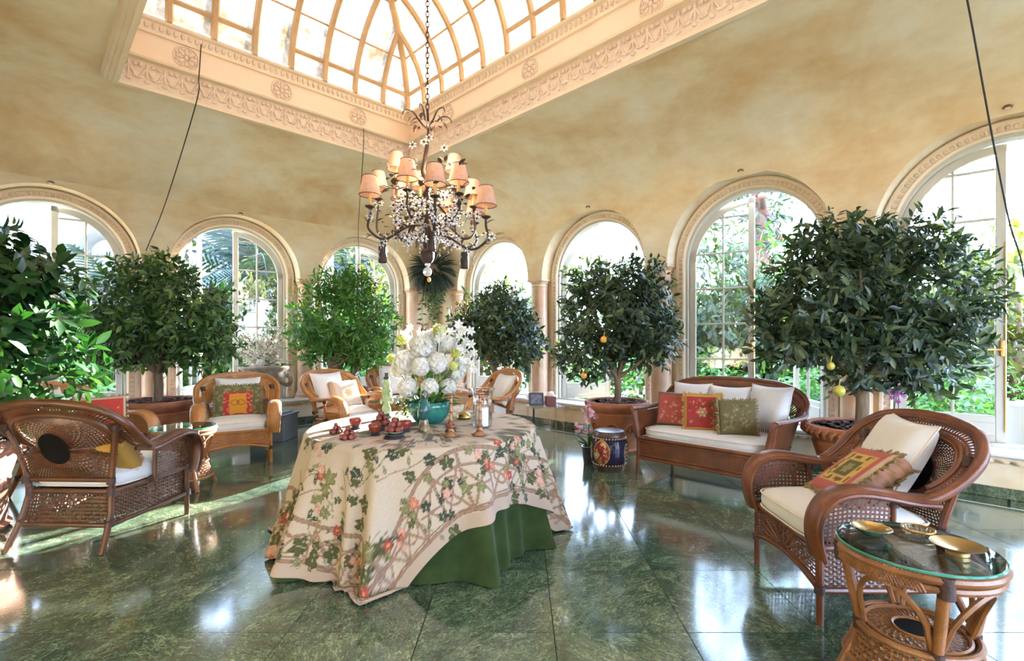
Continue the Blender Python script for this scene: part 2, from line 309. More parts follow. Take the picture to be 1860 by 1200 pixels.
# ---------------------------------------------------------------- mesh helpers
class MB:
    def __init__(s): s.v = []; s.f = []; s.m = []; s.c = []
    def add(s, vs, fs, mi=0, col=None):
        o = len(s.v); s.v.extend([tuple(p) for p in vs]); s.f.extend([tuple(i + o for i in f) for f in fs]); s.m.extend([mi]*len(fs))
        s.c.extend([col or (1, 1, 1)]*len(vs))
    def box(s, c, size, mi=0, rot=None, ch=0.0):
        hx, hy, hz = size[0]/2, size[1]/2, size[2]/2
        b = min(ch, hx*.9, hy*.9, hz*.9)
        if b <= 0:
            vs = [Vector((x*hx, y*hy, z*hz)) for x in (-1, 1) for y in (-1, 1) for z in (-1, 1)]
            fs = [(0, 1, 3, 2), (4, 6, 7, 5), (0, 4, 5, 1), (2, 3, 7, 6), (0, 2, 6, 4), (1, 5, 7, 3)]
        else:
            vs = []; fs = []
            rings = [(-hz, b, b), (-hz+b, 0, 0), (hz-b, 0, 0), (hz, b, b)]
            for z, i, j in rings:
                x, y = hx-i, hy-j; k = b if i == 0 else b*.6
                vs += [Vector(p) for p in ((-x+k, -y, z), (x-k, -y, z), (x, -y+k, z), (x, y-k, z), (x-k, y, z), (-x+k, y, z), (-x, y-k, z), (-x, -y+k, z))]
            for r in range(3):
                for i in range(8):
                    fs.append((r*8+i, r*8+(i+1) % 8, r*8+8+(i+1) % 8, r*8+8+i))
            fs.append(tuple(range(7, -1, -1))); fs.append(tuple(range(24, 32)))
        if rot is not None: vs = [rot @ p for p in vs]
        c = Vector(c); s.add([p + c for p in vs], fs, mi)
    def tube(s, pts, r, n=8, closed=False, mi=0, side=None, asp=None, cap=True):
        pts = [Vector(p) for p in pts]; k = len(pts)
        rs = r if isinstance(r, (list, tuple)) else [r]*k
        tang = []
        for i in range(k):
            a = pts[(i-1) % k] if (closed or i > 0) else pts[i]; b = pts[(i+1) % k] if (closed or i < k-1) else pts[i]
            t = (b - a); tang.append(t.normalized() if t.length > 1e-9 else Vector((0, 0, 1)))
        if side is None:
            ref = Vector((0, 0, 1)) if abs(tang[0].z) < 0.9 else Vector((1, 0, 0))
            nrm = (ref - tang[0]*ref.dot(tang[0])).normalized()
        vs = []
        for i in range(k):
            t = tang[i]
            if side is None:
                nrm = (nrm - t*nrm.dot(t))
                nrm = nrm.normalized() if nrm.length > 1e-6 else Vector((1, 0, 0))
                A, B = nrm, t.cross(nrm)
                ra = rb = rs[i]
            else:
                sd = Vector(side); A = (sd - t*sd.dot(t)).normalized(); B = t.cross(A)
                ra, rb = rs[i]*(asp or 1.0), rs[i]
            for j in range(n):
                an = 2*PI*j/n
                vs.append(pts[i] + A*(math.cos(an)*ra) + B*(math.sin(an)*rb))
        fs = []
        for i in range(k if closed else k-1):
            i2 = (i+1) % k
            for j in range(n): fs.append((i*n+j, i*n+(j+1) % n, i2*n+(j+1) % n, i2*n+j))
        if cap and not closed:
            fs.append(tuple(range(n-1, -1, -1))); fs.append(tuple((k-1)*n+j for j in range(n)))
        s.add(vs, fs, mi)
    def lathe(s, prof, n=24, c=(0, 0, 0), mi=0, mod=None, a0=0.0, cap=True):
        vs = []; fs = []; k = len(prof); c = Vector(c)
        for i, (r, z) in enumerate(prof):
            for j in range(n):
                a = 2*PI*j/n + a0; rr = r*(mod(a, z) if mod else 1.0)
                vs.append(c + Vector((rr*math.cos(a), rr*math.sin(a), z)))
        for i in range(k-1):
            for j in range(n): fs.append((i*n+j, i*n+(j+1) % n, (i+1)*n+(j+1) % n, (i+1)*n+j))
        if cap and prof[0][0] > 1e-5: fs.append(tuple(range(n-1, -1, -1)))
        if cap and prof[-1][0] > 1e-5: fs.append(tuple((k-1)*n+j for j in range(n)))
        s.add(vs, fs, mi)
    def ell(s, c, r, n=10, k=6, mi=0, rot=None):
        vs = []; fs = []
        for i in range(k+1):
            ph = PI*i/k
            for j in range(n):
                a = 2*PI*j/n
                p = Vector((r[0]*math.sin(ph)*math.cos(a), r[1]*math.sin(ph)*math.sin(a), -r[2]*math.cos(ph)))
                vs.append((rot @ p if rot is not None else p) + Vector(c))
        for i in range(k):
            for j in range(n): fs.append((i*n+j, i*n+(j+1) % n, (i+1)*n+(j+1) % n, (i+1)*n+j))
        s.add(vs, fs, mi)
    def grid(s, fn, nu, nv, mi=0, closeu=False, flip=False):
        vs = []; fs = []
        for j in range(nv+1):
            for i in range(nu if closeu else nu+1): vs.append(Vector(fn(i/nu, j/nv)))
        w = nu if closeu else nu+1
        for j in range(nv):
            for i in range(nu):
                q = (j*w+i, j*w+(i+1) % w, (j+1)*w+(i+1) % w, (j+1)*w+i)
                fs.append(q[::-1] if flip else q)
        s.add(vs, fs, mi)
    def ribbon(s, pts, wdir, w, amp=None, mi=0):
        k = len(pts); vs = []
        for i in range(k):
            o = Vector(wdir[i]).normalized()*(w/2)
            p = Vector(pts[i])
            vs += [p - o, p + o]
        s.add(vs, [(2*i, 2*i+1, 2*i+3, 2*i+2) for i in range(k-1)], mi)
def smooth(me, on=True):
    me.polygons.foreach_set('use_smooth', [on]*len(me.polygons))
def mesh(name, mb, mats, sm=True, auto=None):
    me = bpy.data.meshes.new(name)
    me.from_pydata(mb.v, [], mb.f)
    for m in (mats if isinstance(mats, (list, tuple)) else [mats]): me.materials.append(MAT[m] if isinstance(m, str) else m)
    if any(mb.m): me.polygons.foreach_set('material_index', mb.m)
    smooth(me, sm)
    if sm and auto is not None:
        try: me.set_sharp_from_angle(angle=math.radians(auto))
        except Exception: pass
    me.update(); return me
def paint(me, cols):
    a = me.color_attributes.new('print', 'FLOAT_COLOR', 'POINT')
    arr = np.ones((len(me.vertices), 4), dtype=np.float32); arr[:, :3] = cols
    a.data.foreach_set('color', arr.ravel())
def link(o, parent=None):
    COL.objects.link(o)
    if parent is not None: o.parent = parent
    return o
def ob(name, data, parent=None, mat=None, loc=None, rz=None, kind=None):
    o = bpy.data.objects.new(name, data)
    if mat is not None: o.matrix_world = mat
    if loc is not None: o.location = loc
    if rz is not None: o.rotation_euler = (0, 0, rz)
    if kind: o['kind'] = kind
    return link(o, parent)
def obj(name, mb, mats, parent=None, sm=True, auto=40, **kw):
    return ob(name, mesh(name, mb, mats, sm, auto), parent, **kw)
def tag(o, label, cat, group=None):
    o['label'] = label; o['category'] = cat
    if group: o['group'] = group
    return o
def thing(name, label, cat, loc=(0, 0, 0), rz=0.0, group=None):
    o = bpy.data.objects.new(name, None); o.empty_display_size = 0.1
    o.location = loc; o.rotation_euler = (0, 0, rz)
    COL.objects.link(o); return tag(o, label, cat, group)
def struct(name, data=None, parent=None, mat=None):
    return ob(name, data, parent, mat, kind='structure')
def dup(o, parent=None, loc=None, rz=None, label=None, group=None):
    c = o.copy(); COL.objects.link(c)
    if parent is not None: c.parent = parent
    if loc is not None: c.location = loc
    if rz is not None: c.rotation_euler = (0, 0, rz)
    if label: c['label'] = label
    if group: c['group'] = group
    for ch in list(o.children): dup(ch, c)
    return c
def face_rz(dx, dy): return math.atan2(dy, dx) - PI/2      # local +Y looks along (dx, dy)
def smoothpath(pts, k=4, closed=False):
    pts = [Vector(p) for p in pts]; n = len(pts); out = []
    rng = range(n if closed else n-1)
    for i in rng:
        p0 = pts[(i-1) % n] if (closed or i > 0) else pts[i]*2 - pts[i+1]
        p1 = pts[i]; p2 = pts[(i+1) % n]
        p3 = pts[(i+2) % n] if (closed or i < n-2) else p2*2 - p1
        for t in range(k):
            x = t/k
            out.append(0.5*((2*p1) + (p2-p0)*x + (2*p0-5*p1+4*p2-p3)*x*x + (3*p1-p0-3*p2+p3)*x**3))
    if not closed: out.append(pts[-1])
    return out
def resample(pts, n, closed=False):
    pts = [Vector(p) for p in pts]
    if closed: pts = pts + [pts[0]]
    d = [0.0]
    for a, b in zip(pts, pts[1:]): d.append(d[-1] + (b-a).length)
    out = []; j = 0
    for i in range(n):
        t = d[-1]*i/(n if closed else n-1)
        while j < len(d)-2 and d[j+1] < t: j += 1
        w = (t-d[j])/max(1e-9, d[j+1]-d[j]); out.append(pts[j].lerp(pts[j+1], w))
    return out
# ---------------------------------------------------------------- floor: marble tiles laid on the diagonal of the room
TILE, TX0, TY0 = 0.604, 0.152, 2.228
def clip_poly(poly, a, b, c):          # keep a*x + b*y >= c
    out = []
    for i in range(len(poly)):
        p, q = poly[i], poly[(i+1) % len(poly)]
        dp, dq = a*p[0]+b*p[1]-c, a*q[0]+b*q[1]-c
        if dp >= 0: out.append(p)
        if (dp >= 0) != (dq >= 0):
            t = dp/(dp-dq); out.append((p[0]+(q[0]-p[0])*t, p[1]+(q[1]-p[1])*t))
    return out
def uv_of(x, y): return ((x-CX) - (y-CY))*S2, (-(x-CX) - (y-CY))*S2
def slab(mb, poly, z0, z1, mi=0):
    n = len(poly)
    mb.add([(p[0], p[1], z0) for p in poly] + [(p[0], p[1], z1) for p in poly],
           [tuple(range(n, 2*n))] + [(i, (i+1) % n, n+(i+1) % n, n+i) for i in range(n)], mi)
_mb = MB(); slab(_mb, [tuple(P(a, b)[:2]) for a, b in ((-.5, -.5), (-.5, LV+.5), (LU+.5, LV+.5), (LU+.5, -.5))], -0.06, -0.006)
floor = struct('floor', mesh('floor', _mb, ['grout'], False))
floor['label'] = 'polished dark green marble tile floor'
full_tile = None
BORD = 0.30
for i in range(-20, 20):
    for j in range(-10, 20):
        x0, y0 = TX0 + i*TILE, TY0 + j*TILE
        g = 0.0022
        poly = [(x0+g, y0+g), (x0+TILE-g, y0+g), (x0+TILE-g, y0+TILE-g), (x0+g, y0+TILE-g)]
        cu, cv = uv_of(x0+TILE/2, y0+TILE/2)
        if not (-.3 < cu < LU+.3 and -.3 < cv < LV+.3) or y0 < -1.0: continue
        n0 = poly
        for (a, b, c) in ((S2, -S2, BORD + (CX-CY)*S2), (-S2, S2, -(LU-BORD) - (CX-CY)*S2), (-S2, -S2, BORD - (CX+CY)*S2), (S2, S2, -(LV-BORD) + (CX+CY)*S2)):
            if len(poly) > 2: poly = clip_poly(poly, a, b, c)
        if len(poly) < 3: continue
        cx, cyy = sum(p[0] for p in poly)/len(poly), sum(p[1] for p in poly)/len(poly)
        if poly == n0 and full_tile is not None: me = full_tile
        else:
            mb = MB(); slab(mb, [(p[0]-cx, p[1]-cyy) for p in poly], -0.012, 0.0); me = mesh('tile', mb, ['marble'], False)
            if poly == n0: full_tile = me
        t = ob('tile', me, floor, loc=(cx, cyy, 0)); t.rotation_euler = (RND.uniform(-.0007, .0007), RND.uniform(-.0007, .0007), 0)
# border strips along the walls with a thin pale line
def border(p0, p1, inn, n):
    for k in range(n):
        a = p0.lerp(p1, k/n + 0.0008); b = p0.lerp(p1, (k+1)/n - 0.0008)
        w = inn*(BORD-0.022)
        mb = MB(); c = (a+b+w)/2
        slab(mb, [tuple((q-c)[:2]) for q in (a, b, b+w, a+w)], -0.012, 0.0)
        ob('tile', mesh('tile', mb, ['marble'], False), floor, loc=(c.x, c.y, 0))
for p0, p1, inn, n in ((P(0, 0), P(LU, 0), Vector(V3), 19), (P(0, LV), P(0, 0), Vector(U3), 12), (P(LU, 0), P(LU, LV), -Vector(U3), 12), (P(LU, LV), P(0, LV), -Vector(V3), 19)):
    border(p0, p1, inn, n)
mb = MB()
for p0, p1, inn in ((P(0, 0), P(LU, 0), Vector(V3)), (P(0, LV), P(0, 0), Vector(U3))):
    a = p0 + inn*(BORD-0.019); b = p1 + inn*(BORD-0.019); w = inn*0.016
    slab(mb, [tuple(q[:2]) for q in (a, b, b+w, a+w)], -0.012, 0.0)
obj('inlay_line', mb, ['ledge'], floor, False)

# ---------------------------------------------------------------- arcaded walls
ZS = 2.31
def bound_strip(mb, xs_zb, ztop, y0, y1, mi=0):
    """slab between y0 and y1 whose underside follows (x, zb)."""
    vs = []
    for x, zb in xs_zb: vs += [(x, y0, zb), (x, y0, ztop), (x, y1, zb), (x, y1, ztop)]
    fs = []
    for i in range(len(xs_zb)-1):
        a, b = 4*i, 4*i+4
        if abs(xs_zb[i+1][0]-xs_zb[i][0]) > 1e-7:
            fs += [(a, b, b+1, a+1), (b+2, a+2, a+3, b+3)]
        fs.append((b, a, a+2, b+2))
    mb.add(vs, fs, mi)
def arch_profile(L, centres, R, zout, zspring):
    out = [(0, zout)]
    for c in centres:
        out.append((c-R, zout))
        for k in range(29):
            t = PI - PI*k/28
            out.append((c + R*math.cos(t), zspring + R*math.sin(t)))
        out.append((c+R, zout))
    out.append((L, zout)); return out
def leaf_top(x, R): return ZS + math.sqrt(max(0.0, R*R - (R-x)**2))
def casement(parent, R, hinge, ang, sgn, M, handle):
    """a glazed half of the arch-headed pair; sgn +1 hinged on the low-x side."""
    w = R - 0.004; z0 = 0.40; fw = 0.075; th = 0.045
    root_m = M @ Matrix.Translation((hinge, 0.335, 0)) @ Matrix.Rotation(ang*sgn, 4, 'Z')
    mb = MB()
    X = lambda x: x*sgn
    def bx(x0, x1, za, zb, t=th): mb.box(((X(x0)+X(x1))/2, 0, (za+zb)/2), (abs(x1-x0), t, zb-za), ch=0.006)
    bx(0, fw, z0, leaf_top(0.02, R)); bx(w-fw, w, z0, leaf_top(w-fw/2, R))
    bx(fw, w-fw, z0, z0+0.24); bx(fw, w-fw, z0+.06, z0+0.18, th+.012)
    # curved head
    arc = [(x, leaf_top(x, R)) for x in [R*(1-math.cos(t)) for t in np.linspace(0.02, PI/2, 14)]]
    vs = []; fs = []
    for x, z in arc:
        dx, dz = (R-x)/R, (z-ZS)/R
        for yy in (-th/2, th/2): vs += [(X(x), yy, z), (X(min(w, x+dx*fw)), yy, z-dz*fw)]
    for i in range(len(arc)-1):
        a, b = 4*i, 4*i+4
        fs += [(a, a+1, b+1, b), (a+2, b+2, b+3, a+3), (a, b, b+2, a+2), (a+1, a+3, b+3, b+1)]
    mb.add(vs, fs)
    xm = (w)/2 + 0.02; mw = 0.024
    ztm = leaf_top(xm, R) - fw*.6
    bx(xm-mw/2, xm+mw/2, z0+.24, ztm, 0.03)
    rows = [z0+0.24]
    step = 0.445
    while rows[-1] + step < leaf_top(w, R) - 0.15: rows.append(rows[-1]+step)
    for z in rows[1:]:
        xl = fw if z < ZS else R - math.sqrt(max(0, R*R-(z-ZS)**2)) + fw
        bx(xl, w-fw, z-mw/2, z+mw/2, 0.03)
    o = obj('casement', mb, ['casement'], parent, True, 30); o.matrix_world = root_m
    rows.append(9)
    for k in range(len(rows)-1):
        for xa, xb in ((fw, xm), (xm, w-fw)):
            tops = [(x, min(rows[k+1], leaf_top(x, R)-fw*.5)) for x in np.linspace(xa, xb, 7)]
            tops = [(x, z) for x, z in tops if z > rows[k]+0.01]
            if len(tops) < 2: continue
            pb = MB(); n = len(tops)
            pts = [(X(tops[0][0]), rows[k]), (X(tops[-1][0]), rows[k])] + [(X(x), z) for x, z in tops[::-1]]
            m = len(pts)
            pb.add([(x, -0.002, z) for x, z in pts] + [(x, 0.002, z) for x, z in pts],
                   [tuple(range(m)), tuple(range(2*m-1, m-1, -1))] + [(i, m+i, m+(i+1) % m, (i+1) % m) for i in range(m)])
            obj('pane', pb, ['pane'], o, False)
    if handle:
        hb = MB(); hb.box((X(w-0.03), -0.035, 1.25), (0.03, 0.02, 0.15), ch=0.006); hb.tube([(X(w-0.03), -0.04, 1.24), (X(w-0.03), -0.075, 1.24), (X(w-0.13), -0.08, 1.235)], 0.009, 6)
        hb.tube([(X(w-0.01), -0.03, 0.5), (X(w-0.01), -0.03, 2.2)], 0.006, 6)
        obj('espagnolette_handle', hb, ['brass'], o)
    return o
NWIN = [0]
def egg_band(parent, c, R, M, L):
    """egg-and-dart moulding round the arch and down the jambs."""
    mb = MB(); w = 0.10
    path = [(c-R, 0.40)] + [(c+R*math.cos(t), ZS+R*math.sin(t)) for t in np.linspace(PI, 0, 40)] + [(c+R, 0.40)]
    nrm = [(-1, 0)] + [(math.cos(t), math.sin(t)) for t in np.linspace(PI, 0, 40)] + [(1, 0)]
    prof = [(0.0, 0.262), (0.0, 0.235), (0.018, 0.222), (0.032, 0.240), (0.075, 0.240), (0.085, 0.226), (0.11, 0.226), (0.11, 0.262)]
    vs = []; fs = []; q = len(prof)
    for (x, z), (nx, nz) in zip(path, nrm):
        for d, y in prof: vs.append((x+nx*d, y, z+nz*d))
    for i in range(len(path)-1):
        for j in range(q-1): fs.append((i*q+j, i*q+j+1, (i+1)*q+j+1, (i+1)*q+j))
    mb.add(vs, fs)
    obj('arch_moulding', mb, ['cream'], parent, True, 35).matrix_world = M
    eg = MB()
    def egg(x, z, an):
        r = Matrix.Rotation(an, 3, 'Y')
        eg.ell((x, 0.240, z), (0.021, 0.014, 0.028), 6, 4, 0, r)
    d = 0.053
    n = int(PI*d_r/d) if (d_r := R+d) else 0
    for k in range(n+1):
        t = PI*k/n; egg(c+d_r*math.cos(t), ZS+d_r*math.sin(t), PI/2 - t)
    z = ZS - 0.06
    while z > 0.5: egg(c-d_r, z, PI/2); egg(c+d_r, z, PI/2); z -= 0.062
    e = obj('egg_and_dart', eg, ['carved'], parent); e.matrix_world = M; e['kind'] = 'stuff'
def arcade(side, L, M, cols, pitch, R, detail, angs=None, ntrim=1):
    centres = [cols[0] + pitch*(k+.5) for k in range(len(cols)-1)]
    mb = MB()
    bound_strip(mb, arch_profile(L, centres, R, ZS, ZS), 3.42, 0.02, 0.26)
    r2 = R - 0.13
    bound_strip(mb, arch_profile(L, centres, r2, 0.38, ZS), 3.42, 0.262, 0.41)
    for x0, x1 in ((-.41, cols[0]), (cols[-1], L+.41)):
        mb.box(((x0+x1)/2, 0.14, 1.35), (x1-x0-.0, 0.24, 1.94)); mb.box(((x0+x1)/2, 0.336, 1.9), (x1-x0-.0, 0.148, 3.04)); mb.box(((x0+x1)/2, 0.14, 2.86), (x1-x0-.0, 0.24, 1.1))
    mb.box((L/2, 0.21, 0.175), (L, 0.41, 0.35))
    wall = struct('wall_'+side, mesh('wall_'+side, mb, ['plaster'], True, 30), mat=M)
    wall['label'] = 'ochre glazed plaster wall with round arches'
    # ledge with a scalloped moulding under it
    lb = MB(); lb.box((L/2, 0.165, 0.366), (L, 0.47, 0.032), ch=0.008)
    l = struct('trim_%d' % ntrim, mesh('ledge', lb, ['ledge'], True, 30), mat=M); l['label'] = 'white marble window ledge'
    sb = MB(); sb.box((L/2, -0.012, 0.335), (L, 0.05, 0.03), ch=.01)
    x = 0.05
    while x < L and detail: sb.ell((x, -0.004, 0.318), (0.047, 0.034, 0.032), 8, 4); x += 0.094
    obj('scalloped_moulding', sb, ['cream'], l, kind='stuff')
    bb = MB(); bb.box((L/2, -0.008, 0.046), (L, 0.018, 0.092), ch=0.004)
    b = struct('baseboard_'+side, mesh('baseboard', bb, ['marble_dark'], False), mat=M); b['label'] = 'dark green marble baseboard'
    cb = MB()
    cb.box((0, 0, 0.40), (0.33, 0.27, 0.036), mi=1, ch=0.006)
    cb.lathe([(0.155, 0.418), (0.168, 0.43), (0.168, 0.45), (0.152, 0.462), (0.146, 0.475), (0.15, 0.488), (0.14, 0.50)], 28, mi=1)
    cb.lathe([(0.138, 0.50), (0.139, 1.2), (0.130, 2.18)], 28)
    cb.lathe([(0.130, 2.18), (0.142, 2.186), (0.142, 2.20), (0.132, 2.206), (0.132, 2.225), (0.15, 2.245), (0.158, 2.262), (0.148, 2.268)], 28, mi=1)
    cb.box((0, 0, 2.29), (0.33, 0.27, 0.044), mi=1, ch=0.006)
    cm = mesh('column', cb, ['column', 'capital'], True, 40)
    for x in cols: ob('column', cm, wall, loc=(x, 0.145, 0))
    for k, c in enumerate(centres):
        NWIN[0] += 1
        w = bpy.data.objects.new('window_%d' % NWIN[0], None); COL.objects.link(w); w['kind'] = 'structure'
        w['label'] = 'arched casement window, number %d along the %s wall' % (k+1, side)
        fb = MB()
        # fixed frame just inside the opening
        path = [(c-r2, 0.385)] + [(c+r2*math.cos(t), ZS+r2*math.sin(t)) for t in np.linspace(PI, 0, 32)] + [(c+r2, 0.385)]
        nr = [(-1, 0)] + [(math.cos(t), math.sin(t)) for t in np.linspace(PI, 0, 32)] + [(1, 0)]
        prof = [(0, 0.27), (-0.028, 0.27), (-0.028, 0.40), (0, 0.40)]
        vs = [(x+nx*d, y, z+nz*d) for (x, z), (nx, nz) in zip(path, nr) for d, y in prof]
        fs = [(i*4+j, i*4+j+1, i*4+5+j, i*4+4+j) for i in range(len(path)-1) for j in range(3)]
        fb.add(vs, fs); fb.box((c, 0.335, 0.392), (2*r2, 0.14, 0.022))
        obj('window_frame', fb, ['casement'], w, True, 30).matrix_world = M
        if detail: egg_band(w, c, r2, M, L)
        if angs and angs[k]:
            rr = r2 - 0.03
            casement(w, rr, c-rr, math.radians(angs[k][0]), 1, M, True)
            casement(w, rr, c+rr, math.radians(angs[k][1]), -1, M, False)
    return wall, centres
RC = [0.47 + 2.17*k for k in range(6)]
LC = [LV - (0.47 + 2.04*k) for k in range(3, -1, -1)]
wall_right, cR = arcade('right', LU, M_RIGHT, RC, 2.17, 0.93, True, [(30, 50), (38, 60), (14, 52), (7, 60), (20, 20)], 1)
wall_left, cL = arcade('left', LV, M_LEFT, LC, 2.04, 0.87, True, [(58, 10), (56, 9), (50, 14)], 2)
mb = MB(); mb.box((LU/2, 0.21, 1.75), (LU+.8, 0.41, 3.5)); nw = struct('wall_near', mesh('wall_near', mb, ['plaster'], False), mat=M_NEAR); nw['label'] = 'plain ochre glazed plaster wall behind the camera'
arcade('end', LV, M_END, [0.47 + 2.04*k for k in range(4)], 2.04, 0.87, False, None, 4)

# ---------------------------------------------------------------- coved ceiling
IU, IV0, IV1 = 1.98, 1.91, 2.36
def rrect(f, r=0.10, seg=5):
    x0, x1, y0, y1 = f*IU, LU - f*IU, -(LV - f*IV1), -f*IV0
    pts = []
    for cx, cyy, a0 in ((x1-r, y1-r, 0), (x0+r, y1-r, PI/2), (x0+r, y0+r, PI), (x1-r, y0+r, 1.5*PI)):
        for k in range(seg+1):
            a = a0 + PI/2*k/seg; pts.append((cx + r*math.cos(a), cyy + r*math.sin(a)))
    return pts
mb = MB(); vs = []; fs = []; ns = 22
for k in range(ns+1):
    t = PI/2*k/ns
    z = 3.20 + 0.72*math.sin(t)**0.9; ring = rrect((1-math.cos(t)) - 0.012*(1-k/ns), 0.06 + 0.30*math.sin(2*t)*0.5)
    m = len(ring); vs += [(x, y, z) for x, y in ring]
for k in range(ns):
    for j in range(m): fs.append((k*m+j, k*m+(j+1) % m, (k+1)*m+(j+1) % m, (k+1)*m+j))
mb.add(vs, fs)
ceiling = struct('ceiling', mesh('ceiling', mb, ['plaster'], True), mat=M_UV)
ceiling['label'] = 'ochre glazed plaster coved ceiling round the skylight'

# ---------------------------------------------------------------- skylight: cornice, frieze, glazed vault
OU0, OU1, OV0, OV1 = IU, LU-IU, IV0, LV-IV1
def rect_sweep(mb, prof, mi=0):
    q = len(prof); vs = []; fs = []
    for cu, cv, su, sv in ((OU0, OV0, -1, -1), (OU1, OV0, 1, -1), (OU1, OV1, 1, 1), (OU0, OV1, -1, 1)):
        for d, z in prof: vs.append((cu + su*d, -(cv + sv*d), z))
    for i in range(4):
        for j in range(q-1): fs.append((i*q+j, i*q+j+1, ((i+1) % 4)*q+j+1, ((i+1) % 4)*q+j))
    mb.add(vs, fs, mi)
mb = MB()
rect_sweep(mb, [(0.13, 3.960), (0.13, 3.885), (0.115, 3.875), (0.11, 3.855), (0.085, 3.850), (0.08, 3.835), (0.05, 3.830), (0.045, 3.815), (0.0, 3.820), (-0.004, 3.850)])
rect_sweep(mb, [(0.012, 4.105), (-0.035, 4.115), (-0.045, 4.135), (-0.03, 4.150), (0.05, 4.170)])
rect_sweep(mb, [(0.05, 4.420), (0.03, 4.422), (0.022, 4.440), (0.035, 4.450), (0.03, 4.535), (0.0, 4.545), (-0.01, 4.560), (-0.01, 4.580), (0.09, 4.590)])
cornice = struct('trim_5', mesh('cornice', mb, ['cream'], True, 20), mat=M_UV); cornice['label'] = 'cream moulded cornice round the skylight opening'
mb = MB(); rect_sweep(mb, [(-0.004, 3.850), (0.012, 4.105)]); obj('carved_band', mb, ['carved'], cornice, False)
mb = MB(); rect_sweep(mb, [(0.05, 4.170), (0.05, 4.420)]); obj('frieze', mb, ['frieze'], cornice, False)
def along_sides(step, d):
    """points, rotation about z (facing into the opening) along the four sides at inset -d."""
    for (a, b, fix, isu, rz) in ((OU0, OU1, OV0-d, True, PI), (OU0, OU1, OV1+d, True, 0), (OV0, OV1, OU0-d, False, -PI/2), (OV0, OV1, OU1+d, False, PI/2)):
        n = max(1, round((b-a)/step))
        for k in range(n):
            s = a + (b-a)*(k+.5)/n
            yield (Vector((s, -fix, 0)) if isu else Vector((fix, -s, 0))), rz, isu
lf = MB()
for p, rz, isu in along_sides(0.145, 0.0):
    R3 = Matrix.Rotation(rz, 3, 'Z')
    for dx, dz, sx, sz, an in ((0, 0.02, .016, .085, 0), (-.03, 0.0, .013, .065, .5), (.03, 0.0, .013, .065, -.5), (-.052, -.05, .018, .03, 1.2), (.052, -.05, .018, .03, -1.2), (-.05, .075, .022, .022, 0), (.05, .075, .022, .022, 0), (0, -.085, .03, .02, 0)):
        lf.ell(p + R3 @ Vector((dx, 0, 0)) + Vector((0, 0, 3.980+dz)), (sx, .016, sz), 6, 4, 0, R3 @ Matrix.Rotation(an, 3, 'Y'))
obj('acanthus_relief', lf, ['carved'], cornice, kind='stuff')
eg = MB()
for p, rz, isu in along_sides(0.062, 0.03):
    R3 = Matrix.Rotation(rz, 3, 'Z')
    eg.ell(p + Vector((0, 0, 4.495)), (0.022, 0.024, 0.036), 6, 4, 0, R3)
obj('egg_row', eg, ['carved'], cornice, kind='stuff')
rb = MB(); rb.tube([(0.115*math.cos(a), 0, 0.115*math.sin(a)) for a in np.linspace(0, 2*PI, 24, False)], 0.008, 6, True)
for k in range(8):
    a = 2*PI*k/8; rb.ell((0.06*math.cos(a), 0, 0.06*math.sin(a)), (0.04, 0.012, 0.018), 8, 4, 0, Matrix.Rotation(-a, 3, 'Y'))
    a += PI/8; rb.ell((0.09*math.cos(a), 0, 0.09*math.sin(a)), (0.016, 0.009, 0.016), 6, 4)
rb.ell((0, 0, 0), (0.024, 0.02, 0.024), 8, 5)
rm = mesh('rosette', rb, ['carved'])
for u in (2.85, 4.34, 5.83, 7.32, 8.8):
    ob('rosette', rm, cornice, loc=(u, -(OV0-0.045), 4.295)); ob('rosette', rm, cornice, loc=(u, -(OV1+0.045), 4.295))
for v in (2.65, 3.62, 4.58):
    ob('rosette', rm, cornice, loc=(OU0-0.045, -v, 4.295), rz=PI/2); ob('rosette', rm, cornice, loc=(OU1+0.045, -v, 4.295), rz=PI/2)
GU0, GU1, GV0, GV1 = OU0+0.0, OU1-0.0, OV0+0.0, OV1-0.0
HALF = (GV1-GV0)/2
def zvault(s): return 4.59 + 1.22*math.sqrt(max(0.0, 1-(1-min(s, HALF)/HALF)**2))
NWIN[0] += 1
sky = bpy.data.objects.new('window_%d' % NWIN[0], None); COL.objects.link(sky); sky['kind'] = 'structure'; sky.matrix_world = M_UV
sky['label'] = 'glazed skylight vault with curved tan ribs'
def side_pt(side, a, s, dz=0.0):
    if side == 'A': return Vector((GU0+a, -(GV0+s), zvault(s)+dz))
    if side == 'C': return Vector((GU0+a, -(GV1-s), zvault(s)+dz))
    if side == 'B': return Vector((GU0+s, -(GV0+a), zvault(s)+dz))
    return Vector((GU1-s, -(GV0+a), zvault(s)+dz))
ROWS = [0.0, 0.028, 0.20, 0.62, HALF]
